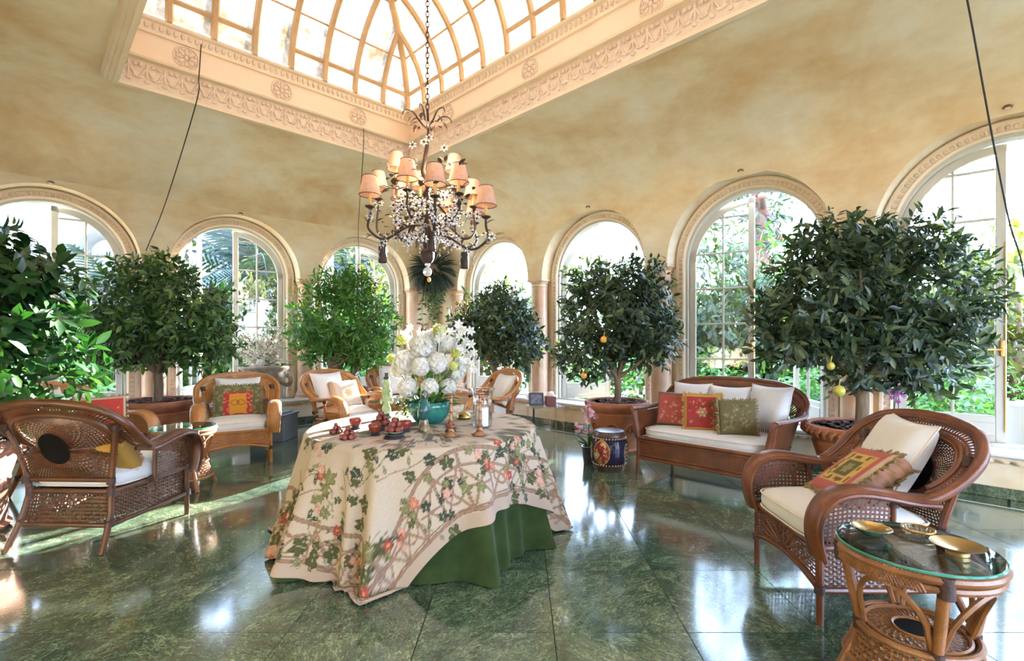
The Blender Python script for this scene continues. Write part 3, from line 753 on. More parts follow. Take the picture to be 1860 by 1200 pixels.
for side, LL, nb in (('A', GU1-GU0, 19), ('C', GU1-GU0, 19), ('B', GV1-GV0, 8), ('D', GV1-GV0, 8)):
    st = LL/nb
    for i in range(nb+1):
        a = i*st; smax = min(a, LL-a, HALF)
        if smax > 0.05:
            pts = [side_pt(side, a, smax*(1-math.cos(PI/2*k/12)), -0.02) for k in range(13)]
            mb = MB(); mb.tube(pts, 0.040, 6, side=(1, 0, 0) if side in 'AC' else (0, 1, 0), asp=0.95); obj('rib', mb, ['rib'], sky)
        if i == nb: continue
        for r in range(4):
            s0, s1 = ROWS[r], ROWS[r+1]; q = 5
            mb = MB()
            for k in range(q):
                p0, p1 = s0+(s1-s0)*(k/q)**1.3, s0+(s1-s0)*((k+1)/q)**1.3
                poly = [(a, p0), (a+st, p0), (a+st, p1), (a, p1)]
                poly = clip_poly(poly, 1, -1, 0); poly = clip_poly(poly, -1, -1, -LL) if len(poly) > 2 else poly
                if len(poly) > 2: mb.add([side_pt(side, *p) for p in poly], [tuple(range(len(poly)))])
            if mb.f: obj('pane', mb, ['skyglass'], sky, True, None)
    pb = MB()
    for s in ROWS[2:4]: pb.tube([side_pt(side, s, s, -.012), side_pt(side, LL-s, s, -.012)], 0.013, 6)
    for g in range(0, nb, 1):
        if g % 5 != 4: pb.tube([side_pt(side, max(g*st, .03), 0.028, -.015), side_pt(side, min((g+1)*st, LL-.03), 0.028, -.015)], 0.032, 4)
    obj('glazing_bar', pb, ['rib'], sky)
for side, f in (('A', 0), ('A', 1), ('C', 0), ('C', 1)):
    LL = GU1-GU0; pts = []
    for k in range(15):
        s = HALF*(1-math.cos(PI/2*k/14)); pts.append(side_pt(side, s if f == 0 else LL-s, s, -0.02))
    mb = MB(); mb.tube(pts, 0.048, 8); obj('hip_rib', mb, ['rib'], sky)
mb = MB(); mb.tube([side_pt('A', HALF, HALF, -.02), side_pt('A', GU1-GU0-HALF, HALF, -.02)], 0.045, 8); obj('ridge_beam', mb, ['rib'], sky)

# ---------------------------------------------------------------- small uplights on the arch heads, cables, ledge latch
for M, cs, R, L in ((M_RIGHT, cR, 0.93, 'right'), (M_LEFT, cL, 0.87, 'left')):
    for k, c in enumerate(cs):
        if L == 'right' and k > 3: continue
        t = thing('spotlight', 'tiny copper spotlight at the crown of %s' % {('right', 0): 'the narrow arch right of the hanging fern', ('right', 1): 'the arch beside the barrel stool', ('right', 2): 'the arch behind the rattan settee', ('right', 3): 'the tall arch at the right edge', ('left', 0): 'the arch at the left edge', ('left', 1): 'the arch over the stone urn', ('left', 2): 'the narrow arch left of the hanging fern'}[(L, k)], 'light', M @ Vector((c, 0.0, ZS+R+0.012)))
        b = MB(); b.lathe([(0.030, 0.0), (0.036, 0.008), (0.024, 0.022), (0.0, 0.024)], 14); obj('housing', b, ['copper'], t)
        b = MB(); b.ell((0, 0, -0.001), (0.02, 0.02, 0.006), 10, 4); obj('lens', b, ['wax'], t)
def cable(label, pts, r):
    mb = MB(); mb.tube(smoothpath(pts, 8), r, 6); return tag(obj('cable', mb, ['cable']), label, 'cable')
cable('thin black cable slanting from the left frieze down to the arch springing', [P(1.985, 4.457, 4.47), P(2.045, 4.49, 4.08), P(2.0, 4.51, 3.80), P(0.8, 4.58, 2.98), P(0.0, 4.657, 2.505)], 0.006)
cable('thin black cord hanging from the frieze left of the chandelier', [P(2.03, 2.625, 4.12), P(2.01, 2.62, 3.80), P(0.75, 2.05, 3.15), P(0.0, 1.66, 2.75), P(-.01, 1.66, 2.35)], 0.005)
cable('thick black cable crossing the tall arch at the right edge', [P(7.85, 1.70, 3.74), Vector((2.96, 3.24, 3.45)), Vector((3.296, 3.45, 2.796)), Vector((3.72, 3.75, 2.233)), Vector((4.08, 3.98, 1.78)), Vector((4.18, 3.95, .39))], 0.006)
t = thing('ledge_latch', 'steel latch block screwed under the white ledge behind the front armchair', 'latch', M_RIGHT @ Vector((7.80, 0.0, 0.20)), math.atan2(-S2, S2))
b = MB(); b.box((0, -0.02, 0), (0.20, 0.05, 0.055), ch=0.005); obj('bar', b, ['planter'], t)
b = MB(); b.box((-.02, -0.05, 0), (0.05, 0.05, 0.09), ch=0.006); b.tube([(0, -.06, -.03), (.03, -.06, -.08)], .012, 6); obj('clasp', b, ['steel'], t)
# ---------------------------------------------------------------- rattan furniture
def lattice(mb, S, us, vs, w, amp=0.003, k=24):
    """woven strips: one along u for every v, one along v for every u."""
    e = 1e-3
    def fr(u, v):
        p = Vector(S(u, v)); du = (Vector(S(min(1, u+e), v)) - Vector(S(max(0, u-e), v))); dv = (Vector(S(u, min(1, v+e))) - Vector(S(u, max(0, v-e))))
        du = du.normalized() if du.length > 1e-9 else Vector((1, 0, 0)); dv = dv.normalized() if dv.length > 1e-9 else Vector((0, 0, 1))
        return p, du, dv, du.cross(dv)
    for j, v in enumerate(vs):
        pts, ws = [], []
        for i in range(k+1):
            p, du, dv, n = fr(i/k, v); pts.append(p + n*amp*(1 if (i+j) % 2 else -1)); ws.append(dv)
        mb.ribbon(pts, ws, w)
    for j, u in enumerate(us):
        kk = max(4, k//2); pts, ws = [], []
        for i in range(kk+1):
            p, du, dv, n = fr(u, i/kk); pts.append(p + n*amp*(-1 if (i+j) % 2 else 1)); ws.append(du)
        mb.ribbon(pts, ws, w)
def lin(a, b, n): return [a + (b-a)*i/(n-1) for i in range(n)]
def pillow_mesh(name, w, h, t, puff=0.55, n=18):
    """soft square cushion standing in the xz plane, thickness along y, base at z = 0."""
    mb = MB()
    def S(side):
        def f(u, v):
            x, z = 2*u-1, 2*v-1
            e = (max(0.0, (1-x**4)*(1-z**4)))**puff
            cx = x*(1 - 0.10*(1-abs(z)**2)*abs(x)**3); cz = z*(1 - 0.10*(1-abs(x)**2)*abs(z)**3)
            wr = 0.006*math.sin(5*x+2*z)*e
            return (cx*w/2, side*(e*t/2 + wr), (cz+1)*h/2)
        return f
    mb.grid(S(-1), n, n); mb.grid(S(1), n, n, 0, False, True)
    edge = [S(1)(i/n, 0) for i in range(n)] + [S(1)(1, i/n) for i in range(n)] + [S(1)(1-i/n, 1) for i in range(n)] + [S(1)(0, 1-i/n) for i in range(n)]
    return mb, edge
def seat_cushion(mb, w, d, t, z0, yb, n=16):
    def f(u, v):
        a = 2*PI*u; ph = PI*(v-.5)
        def sp(c, p): return math.copysign(abs(c)**p, c)
        x = sp(math.cos(a), .32)*sp(math.cos(ph), .42); y = sp(math.sin(a), .32)*sp(math.cos(ph), .42); z = sp(math.sin(ph), .6)
        return (x*w/2, yb + y*d/2, z0 + t/2 + z*t/2 + (0.016*(1-x*x)*(1-y*y) if z > 0 else 0))
    mb.grid(f, 48, 14, 0, True)
    edge = [f(i/48, 0.5) for i in range(48)]
    return [(x, y, z + t*.28) for x, y, z in edge], [(x, y, z - t*.28) for x, y, z in edge]
RIM_HALF = [(0.37, -0.02, 0.595), (0.398, -0.14, 0.61), (0.418, -0.26, 0.69), (0.41, -0.355, 0.795), (0.31, -0.43, 0.885), (0.13, -0.46, 0.92), (0.0, -0.465, 0.925)]
def mirror(h): return [Vector(p) for p in h] + [Vector((-p[0], p[1], p[2])) for p in h[-2::-1]]
CHAIR_PARTS = {}
def armchair_meshes(m):
    out = []
    # ---- frame: posts, rails, arch braces
    fb = MB(); r = 0.0165
    for s in (-1, 1):
        fb.tube([(s*.315, .30, .16), (s*.315, .30, .37)], r)
        fb.tube([(s*.262, -.285, .30), (s*.280, -.297, .48), (s*.320, -.325, .66), (s*.350, -.352, .77)], r*1.05)
        fb.tube([(s*.33, -.02, .35), (s*.335, -.02, .585)], r*.85)
        fb.tube([(s*.315, .30, .355), (s*.29, 0, .35), (s*.262, -.285, .345)], r)
        fb.tube([(s*.318, .305, .16), (s*.30, 0, .152), (s*.285, -.325, .15)], r*.9)
    fb.tube([(-.315, .305, .355), (.315, .305, .355)], r)
    fb.tube([(-.262, -.285, .345), (.262, -.285, .345)], r); fb.tube([(-.262, -.288, .42), (.262, -.288, .42)], r*.9)
    fb.tube([(-.285, -.325, .15), (.285, -.325, .15)], r*.9)
    fb.tube([(x, .305, .165 + .05*(1-(x/.318)**2)) for x in lin(-.318, .318, 13)], r*.9)
    fb.box((0, 0.01, .338), (.56, .56, .012))
    out.append(('frame', fb, m))
    # ---- legs
    for s in (-1, 1):
        b = MB(); b.tube([(s*.318, .302, 0), (s*.316, .30, .20)], [.016, .018]); out.append(('leg', b, m))
        b = MB(); b.tube([(s*.305, -.40, 0), (s*.290, -.345, .12), (s*.280, -.31, .22), (s*.264, -.288, .34)], [.016, .018, .018, .018]); out.append(('leg', b, m))
    # ---- dark cane bindings at the joints
    def bind(p, ax, l=0.045, rr=0.024):
        wb = MB(); a = Vector(ax).normalized()*l/2; p = Vector(p); wb.tube([p-a, p+a], rr, 10); out.append(('binding', wb, 'binding'))
    for s in (-1, 1):
        bind((s*.316, .301, .355), (0, 0, 1), .05); bind((s*.318, .303, .165), (0, 0, 1), .04)
        bind((s*.283, -.32, .165), (0, -.2, 1), .045); bind((s*.263, -.286, .345), (0, 0, 1), .06); bind((s*.275, -.30, .42), (0, 0, 1), .04)
        bind((s*.335, -.02, .575), (0, 0, 1), .04); bind((s*.32, -.02, .36), (0, 1, 0), .05); bind((s*.350, -.352, .765), (0.2, -.3, .8), .05, .026)
    # ---- back: outer rim, twin inner rim, braided band, sunburst weave
    C = Vector((0, -.36, .635))
    rim = smoothpath(mirror(RIM_HALF), 5)
    b = MB(); b.tube(rim, 0.024, 10); b.tube([p.lerp(C, .045) + Vector((0, .008, 0)) for p in rim], 0.012, 6); out.append(('back_rim', b, m))
    inner_arc = [p.lerp(C, .26) for p in rim[6:-6]]
    b = MB(); b.tube(inner_arc, 0.016, 8); b.tube([p.lerp(C, .07) + Vector((0, .006, 0)) for p in inner_arc], 0.012, 8); out.append(('inner_rim', b, m))
    b = MB(); K = 72
    A = resample(rim[3:-3], K); B = resample(inner_arc, K)
    for i in range(K):
        a, c2 = A[i], B[min(K-1, i+1)]; d = (c2-a); w = (A[min(K-1, i+1)]-A[max(0, i-1)])
        b.ribbon([a.lerp(c2, .05), a.lerp(c2, .5) + Vector((0, .008, 0)), a.lerp(c2, .98)], [w]*3, .012)
        a, c2 = A[min(K-1, i+2)], B[i]
        b.ribbon([a.lerp(c2, .05), a.lerp(c2, .5) - Vector((0, .004, 0)), a.lerp(c2, .98)], [w]*3, .010)
    for f in (.3, .7): b.tube([A[i].lerp(B[i], f) + Vector((0, .004, 0)) for i in range(K)], .006, 5)
    out.append(('braided_band', b, m))
    loop = [p.lerp(C, .06) for p in inner_arc]
    l0, l1 = loop[0], loop[-1]
    base = [(l1.x, l1.y, l1.z), (-.31, -.315, .56), (-.27, -.292, .43), (-.14, -.288, .43), (0, -.288, .43), (.14, -.288, .43), (.27, -.292, .43), (.31, -.315, .56)]
    loop = resample(loop + [Vector(p) for p in base[1:]], 92, True)
    def SB(u, v):
        x = u*92; i = int(x) % 92; q = loop[i].lerp(loop[(i+1) % 92], x-int(x)); dq = q-C
        a = math.atan2(dq.z, dq.x); q0 = C + Vector((.088*math.cos(a), -.036*math.sin(a), .098*math.sin(a)))
        return q0.lerp(q, v) + Vector((0, -.030*(1-v*v), 0))
    b = MB()
    for j, v in enumerate(lin(.02, 1.0, 13)):
        pts, ws = [], []
        for i in range(93):
            u = (i % 92)/92; p = SB(u, v); wd = SB(u, min(1, v+.02)) - SB(u, max(0, v-.02))
            pts.append(p + Vector((0, .003*(1 if (i+j) % 2 else -1), 0))); ws.append(wd)
        b.ribbon(pts, ws, .0105)
    for i in range(92):
        u = i/92; pts = [SB(u, k/10) for k in range(11)]; wd = SB((i+.3)/92 % 1, .8) - SB((i-.3) % 92/92, .8)
        b.ribbon(pts, [wd]*11, .0085)
    out.append(('woven_back', b, m))
    b = MB(); cp = [SB(i/46, 0.03) for i in range(46)]; cc = sum(cp, Vector())/46
    b.add([cc] + cp, [(0, 1+i, 1+(i+1) % 46) for i in range(46)]); b.add([cc + Vector((0, -.004, 0))] + [p + Vector((0, -.004, 0)) for p in cp], [(0, 1+(i+1) % 46, 1+i) for i in range(46)])
    out.append(('back_medallion', b, 'void'))
    # ---- arms: broad wrapped bands over woven sides
    for s in (-1, 1):
        prof = smoothpath([(s*.335, .318, .33), (s*.342, .345, .44), (s*.348, .335, .54), (s*.352, .275, .615), (s*.356, .18, .64), (s*.358, .06, .628), (s*.36, -.06, .605), (s*.375, -.16, .60)], 4)
        b = MB(); b.tube(prof, .022, 12, side=(1, 0, 0), asp=2.75)
        for q in (-.058, .058): b.tube([p + Vector((q, 0, -.012)) for p in prof], .011, 6)
        out.append(('armrest', b, m))
        top = lambda y: np.interp(y, [-.06, .06, .18, .275, .33], [.60, .615, .62, .595, .52])
        def SA(u, v, s=s):
            y = -.02 + .335*u; z = .37 + (top(y)-.38)*v
            return (s*(.325 + .02*v), y, z)
        b = MB(); lattice(b, SA, lin(0, 1, 17), lin(.02, 1, 12), .010, .0025, 22)
        b.tube([SA(u, 1) for u in lin(0, 1, 12)], .008, 5)
        out.append(('woven_side', b, m))
    # ---- woven skirts below the seat
    def SF(u, v):
        x = -.30 + .60*u; return (x, .306, (.185 + .05*(1-(x/.318)**2))*(1-v) + .34*v)
    b = MB(); lattice(b, SF, lin(0.02, .98, 30), lin(.06, .94, 8), .0105, .0025, 32)
    for k in range(9):
        a = PI*k/8; b.tube([(.0+.05*math.cos(a), .309, .225+.02*math.sin(a)), (.26*math.cos(a), .309, .235+.10*math.sin(a))], .004, 4)
    out.append(('woven_apron', b, m))
    for s in (-1, 1):
        b = MB(); lattice(b, lambda u, v, s=s: (s*(.302-.035*u*(v) - .02*u*(1-v)), .29-.585*u - .03*u*(1-v), .165+.18*v), lin(.02, .98, 32), lin(.06, .94, 8), .0105, .0025, 32); out.append(('woven_apron', b, m))
    b = MB(); lattice(b, lambda u, v: ((-.275+.55*u)*(1-.05*v), -.322+.036*v, .165+.18*v), lin(.02, .98, 26), lin(.06, .94, 8), .0105, .0025, 28); out.append(('woven_apron', b, m))
    # ---- seat cushion with piping
    b = MB(); e1, e2 = seat_cushion(b, .585, .60, .135, .347, .03); out.append(('seat_cushion', b, 'linen'))
    pb = MB(); pb.tube(e1, .005, 5, True); pb.tube(e2, .005, 5, True); out.append(('piping', pb, 'piping'))
    return [(n, mesh(n, bb, [mm], True, 40)) for n, bb, mm in out]
_chair = armchair_meshes('rattan_red')
def armchair(label, x, y, fx, fy, wood, sc_=1.0):
    t = thing('rattan_armchair', label, 'armchair', (x, y, 0), face_rz(fx, fy), 'round-backed rattan armchairs'); t.scale = (sc_,)*3
    last = None
    for n, me in _chair:
        if me.materials[0] == MAT['rattan_red'] and wood != 'rattan_red':
            key = (me.name, wood)
            if key not in CHAIR_PARTS:
                c = me.copy(); c.materials[0] = MAT[wood]; CHAIR_PARTS[key] = c
            me = CHAIR_PARTS[key]
        o = ob(n, me, last if n == 'piping' else t)
        if n == 'seat_cushion': last = o
    return t
def place(x, y, fx, fy, lx, ly, lz):
    """world point of a local point of a thing at (x, y) facing (fx, fy)."""
    a = face_rz(fx, fy); return Vector((x + lx*math.cos(a) - ly*math.sin(a), y + lx*math.sin(a) + ly*math.cos(a), lz))
CH = {'front': (1.70, 2.60, -1.0, 0.02), 'back': (-2.87, 3.45, 0.04, 1.0), 'left': (-3.86, 4.38, 1.0, -.12), 'tree': (-3.13, 5.46, .48, -.87),
      'far_left': (-2.17, 6.22, .86, -.52), 'far_right': (-.52, 6.32, -.86, -.50), 'corner': (-1.80, 7.35, .45, -.9)}
armchair('reddish rattan armchair in the right foreground beside the oval glass table', *CH['front'], 'rattan_red', 1.0)
armchair('dark brown rattan armchair turned away, its round woven back to us', *CH['back'], 'rattan_dark', 1.02)
armchair('honey rattan armchair half hidden behind the dark armchair, holding a red box cushion', *CH['left'], 'rattan_honey')
armchair('sunlit honey rattan armchair facing us in front of the stone urn', *CH['tree'], 'rattan_honey')
armchair('pale honey rattan armchair behind the left rim of the round table', *CH['far_left'], 'rattan_honey')
armchair('honey rattan armchair seen in profile behind the glass hurricane', *CH['far_right'], 'rattan_honey')
armchair('rattan armchair in the far corner behind the mottled green candlestick', *CH['corner'], 'rattan_honey')

# ---- cushions
def white_cushion(label, pos, rz, tilt, w=.46, h=.44, t=.17, roll=0.0):
    mb, edge = pillow_mesh('cushion', w, h, t)
    o = obj('scatter_cushion', mb, ['linen']); tag(o, label, 'cushion', 'white linen cushions')
    o.location = pos; o.rotation_euler = (tilt, roll, rz)
    pb = MB(); pb.tube(edge, .005, 5, True); obj('piping', pb, ['piping'], o)
    return o
def raster(fn, n):
    a = (np.arange(n)+.5)/n; X, Y = np.meshgrid(a, a); return fn(X, Y)
def box_cushion(label, pos, rz, tilt, front, sidecol, w=.38, h=.37, t=.15, roll=0.0, fringe=None, tassels=None):
    """square box-edged needlepoint cushion: front and back panels and a gusset."""
    n = 44; vs = []; cols = []; fs = []
    img = front
    def P3(u, v, side):
        x, z = 2*u-1, 2*v-1; e = (max(0, (1-x**6)*(1-z**6)))**.5
        return (x*w/2*(1-.03*(1-z*z)), side*(t*.36 + e*t*.18), (z*(1-.03*(1-x*x))+1)*h/2)
    for side in (-1, 1):
        o = len(vs)
        for j in range(n+1):
            for i in range(n+1):
                vs.append(P3(i/n, j/n, side)); u = i/n if side > 0 else 1-i/n
                cols.append(img(np.array([u]), np.array([j/n]))[0])
        for j in range(n):
            for i in range(n):
                q = (o+j*(n+1)+i, o+j*(n+1)+i+1, o+(j+1)*(n+1)+i+1, o+(j+1)*(n+1)+i); fs.append(q if side < 0 else q[::-1])
    per = [(i, 0) for i in range(n)] + [(n, j) for j in range(n)] + [(n-i, n) for i in range(n)] + [(0, n-j) for j in range(n)]
    o = len(vs); L = len(per)
    for k in range(5):
        f = k/4
        for q, (i, j) in enumerate(per):
            a, b = Vector(P3(i/n, j/n, -1)), Vector(P3(i/n, j/n, 1)); p = a.lerp(b, f)
            c = Vector((0, 0, h/2)); p = p + (p-c).normalized()*0.012*math.sin(PI*f); vs.append(tuple(p))
            cols.append(sidecol(q/L, f))
    for k in range(4):
        for q in range(L): fs.append((o+k*L+q, o+(k+1)*L+q, o+(k+1)*L+(q+1) % L, o+k*L+(q+1) % L))
    me = bpy.data.meshes.new('box_cushion'); me.from_pydata(vs, [], fs); me.materials.append(MAT['print']); paint(me, np.array(cols)*.8); smooth(me)
    ob_ = ob('needlepoint_cushion', me); tag(ob_, label, 'cushion'); ob_.location = pos; ob_.rotation_euler = (tilt, roll, rz)
    if fringe:
        rr = random.Random(3)
        for side in (-1, 1):
            fb = MB()
            for q, (i, j) in enumerate(per):
                if q % 2: continue
                p = Vector(P3(i/n, j/n, side)); c = Vector((0, 0, h/2)); d = (p-c); d.y = 0; d.normalize()
                d = d + Vector((rr.uniform(-.5, .5), rr.uniform(-.4, .4), rr.uniform(-.5, .3)))
                fb.tube([p, p+d*.014, p+d*.026], [.006, .008, .004], 5)
            obj('fringe', fb, [fringe], ob_, kind='stuff')
    if tassels:
        fb = MB()
        for q, (i, j) in enumerate(per):
            if q % 6: continue
            p = Vector(P3(i/n, j/n, 1)); c = Vector((0, 0, h/2)); d = (p-c); d.y = 0; d.normalize()
            fb.ell(p + d*.012, (.012, .012, .014), 7, 4)
        obj('tassel_trim', fb, [tassels], ob_, kind='stuff')
    return ob_
MAT['gold_fringe'] = mottled('gold fringe', (0.30, 0.16, 0.04), (0.55, 0.34, 0.10), 60, 0.9)
MAT['olive_fringe'] = mottled('olive fringe', (0.13, 0.10, 0.035), (0.36, 0.26, 0.12), 60, 0.9)
MAT['rust_tassel'] = mottled('rust and cream tassels', (0.28, 0.07, 0.04), (0.55, 0.38, 0.22), 50, 0.9)
def hsh(x, y, s=1.0): return np.modf(np.abs(np.sin(x*127.1*s + y*311.7)*43758.5453))[0]
def floral(base, sp, bg_edge, edge=.06, dens=9, centre=None):
    rs = np.random.RandomState(int(sum(base)*1e4) % 997)
    blobs = [(rs.uniform(.12, .88), rs.uniform(.12, .88), rs.uniform(.02, .055), sp[rs.randint(len(sp))]) for _ in range(dens*5)]
    if centre: blobs += [(0.5+.10*math.cos(a), .5+.10*math.sin(a), .06, centre[k % len(centre)]) for k, a in enumerate(np.linspace(0, 6.28, 7))] + [(.5, .5, .07, centre[0])]
    def f(X, Y):
        c = np.tile(np.array(base), (len(X), 1)).astype(float)
        for bx, by, r, col in blobs:
            a = np.arctan2(Y-by, X-bx); d = np.hypot(X-bx, Y-by) < r*(.7+.3*np.cos(5*a)); c[d] = col
        m = np.minimum(np.minimum(X, 1-X), np.minimum(Y, 1-Y))
        c[m < edge] = bg_edge; c[m < edge*.45] = np.array(bg_edge)*.6
        return c
    return f
RED, GOLD, OLIVE, CREAMC, PINK, DKG = (.36, .045, .040), (.58, .33, .055), (.13, .105, .045), (.62, .50, .33), (.50, .20, .17), (.05, .07, .03)
Zc = .475   # top of the seat cushions
def on(ch, lx, ly, lz=Zc): return place(*CH[ch], lx, ly, lz)
def fz(ch): return face_rz(CH[ch][2], CH[ch][3])
# front right armchair: a white cushion leaning in the back and a needlepoint one with gold fringe
white_cushion('large white linen cushion leaning in the right foreground armchair', on('front', .07, -.17, .50), fz('front')-.22, .50, .48, .46, .17, -.01)
def f_front(X, Y):
    c = np.tile(np.array((.50, .13, .11)), (len(X), 1)).astype(float)
    a = np.maximum(np.abs(X-.5)/.44, np.abs(Y-.5)/.40)
    c[a < .80] = (.70, .46, .14); g = (hsh(np.floor(X*14), np.floor(Y*14)) > .55) & (a < .74) & (a > .54); c[g] = (.16, .10, .03)
    c[a < .50] = (.62, .42, .12); c[a < .44] = (.13, .115, .04)
    mo = (np.hypot(X-.5, Y-.5) < .10*(1+.3*np.cos(6*np.arctan2(Y-.5, X-.5)))) & (a < .44); c[mo] = (.33, .29, .13)
    c[(X < .05) | (X > .95)] = (.60, .44, .33); return c
def mot(c1, c2): return lambda q, f: c1 if (math.sin(q*160)+math.sin(f*9+q*70)) > -.2 else c2
box_cushion('red and gold needlepoint cushion with fringed ends in the foreground armchair', on('front', .02, .06, Zc+.005), fz('front')-.12, .92, f_front, mot((.52, .28, .20), (.36, .20, .10)), .36, .36, .13, .10, 'olive_fringe')
# chair turned away: white and yellow cushions seen past its post
white_cushion('white linen cushion inside the dark armchair turned away', on('back', .02, -.21, .48), fz('back'), .34, .42, .38, .15)
box_cushion('mustard cushion with rust tassels inside the dark armchair turned away', on('back', .16, -.12, Zc), fz('back')+.25, .75, lambda X, Y: np.tile(np.array((.50, .27, .045)), (len(X), 1)), lambda q, f: (.48, .26, .05), .26, .26, .12, 0, None, 'rust_tassel')
# left armchair
white_cushion('white linen cushion at the back of the half hidden left armchair', on('left', .12, -.24, .50), fz('left'), .36, .44, .40, .16)
white_cushion('white linen cushion peeping under the broad leaves at the left edge', on('left', -.22, -.22, .50), fz('left'), .36, .40, .36, .16)
box_cushion('red floral box cushion with striped brown sides above the dark armchair', on('left', .04, .18, Zc+.0), fz('left')-.62, .20, floral((.50, .055, .040), [(.58, .30, .08), (.46, .16, .08), (.60, .40, .2)], CREAMC, .05, 5, [(.66, .45, .30), (.60, .30, .2)]), lambda q, f: (.10, .075, .035) if math.sin(f*26) > 0 else (.15, .115, .06), .36, .34, .22, 0, None, 'rust_tassel')
# chair by the urn
white_cushion('white linen cushion standing in the sunlit armchair by the stone urn', on('tree', 0, -.22, .485), fz('tree'), .30, .46, .42, .15)
def f_tree(X, Y):
    c = np.tile(np.array((.15, .15, .06)), (len(X), 1)).astype(float); g = hsh(np.floor(X*20), np.floor(Y*18)) > .7; c[g] = (.30, .26, .12)
    b = (X > .17) & (X < .83) & (Y < .78); c[b] = (.46, .05, .04); c[b & (hsh(np.floor(X*24), np.floor(Y*24)) > .8)] = (.60, .28, .18)
    o = (X > .30) & (X < .70) & (Y < .72) & (Y > .06); c[o] = (.68, .30, .035)
    for dx in (-.07, .07):
        rr = np.hypot((X-.5-dx)/.095, (Y-.42)/.10); c[o & (rr > .72) & (rr < 1.05)] = (.36, .16, .02)
    return c
box_cushion('olive red and orange needlepoint cushion in the sunlit armchair', on('tree', 0, -.06, Zc), fz('tree'), .28, f_tree, lambda q, f: (.16, .14, .06), .44, .34, .12, 0, 'olive_fringe')
white_cushion('white linen cushion in the pale armchair left behind the round table', on('far_left', .05, -.24, .49), fz('far_left'), .34, .46, .44, .16)
box_cushion('cream cushion with a tan flower in the pale armchair behind the round table', on('far_left', -.06, -.06, Zc), fz('far_left'), .42, floral((.74, .64, .52), [(.62, .48, .30), (.66, .52, .40)], (.76, .68, .58), .04, 2, [(.52, .33, .12)]), lambda q, f: (.72, .62, .50), .38, .34, .12)
white_cushion('white linen cushion in the profile armchair behind the hurricane', on('far_right', .0, -.25, .49), fz('far_right'), .42, .46, .42, .16)
white_cushion('large white linen cushion in the far corner armchair', on('corner', 0, -.20, .49), fz('corner'), .25, .52, .46, .16)

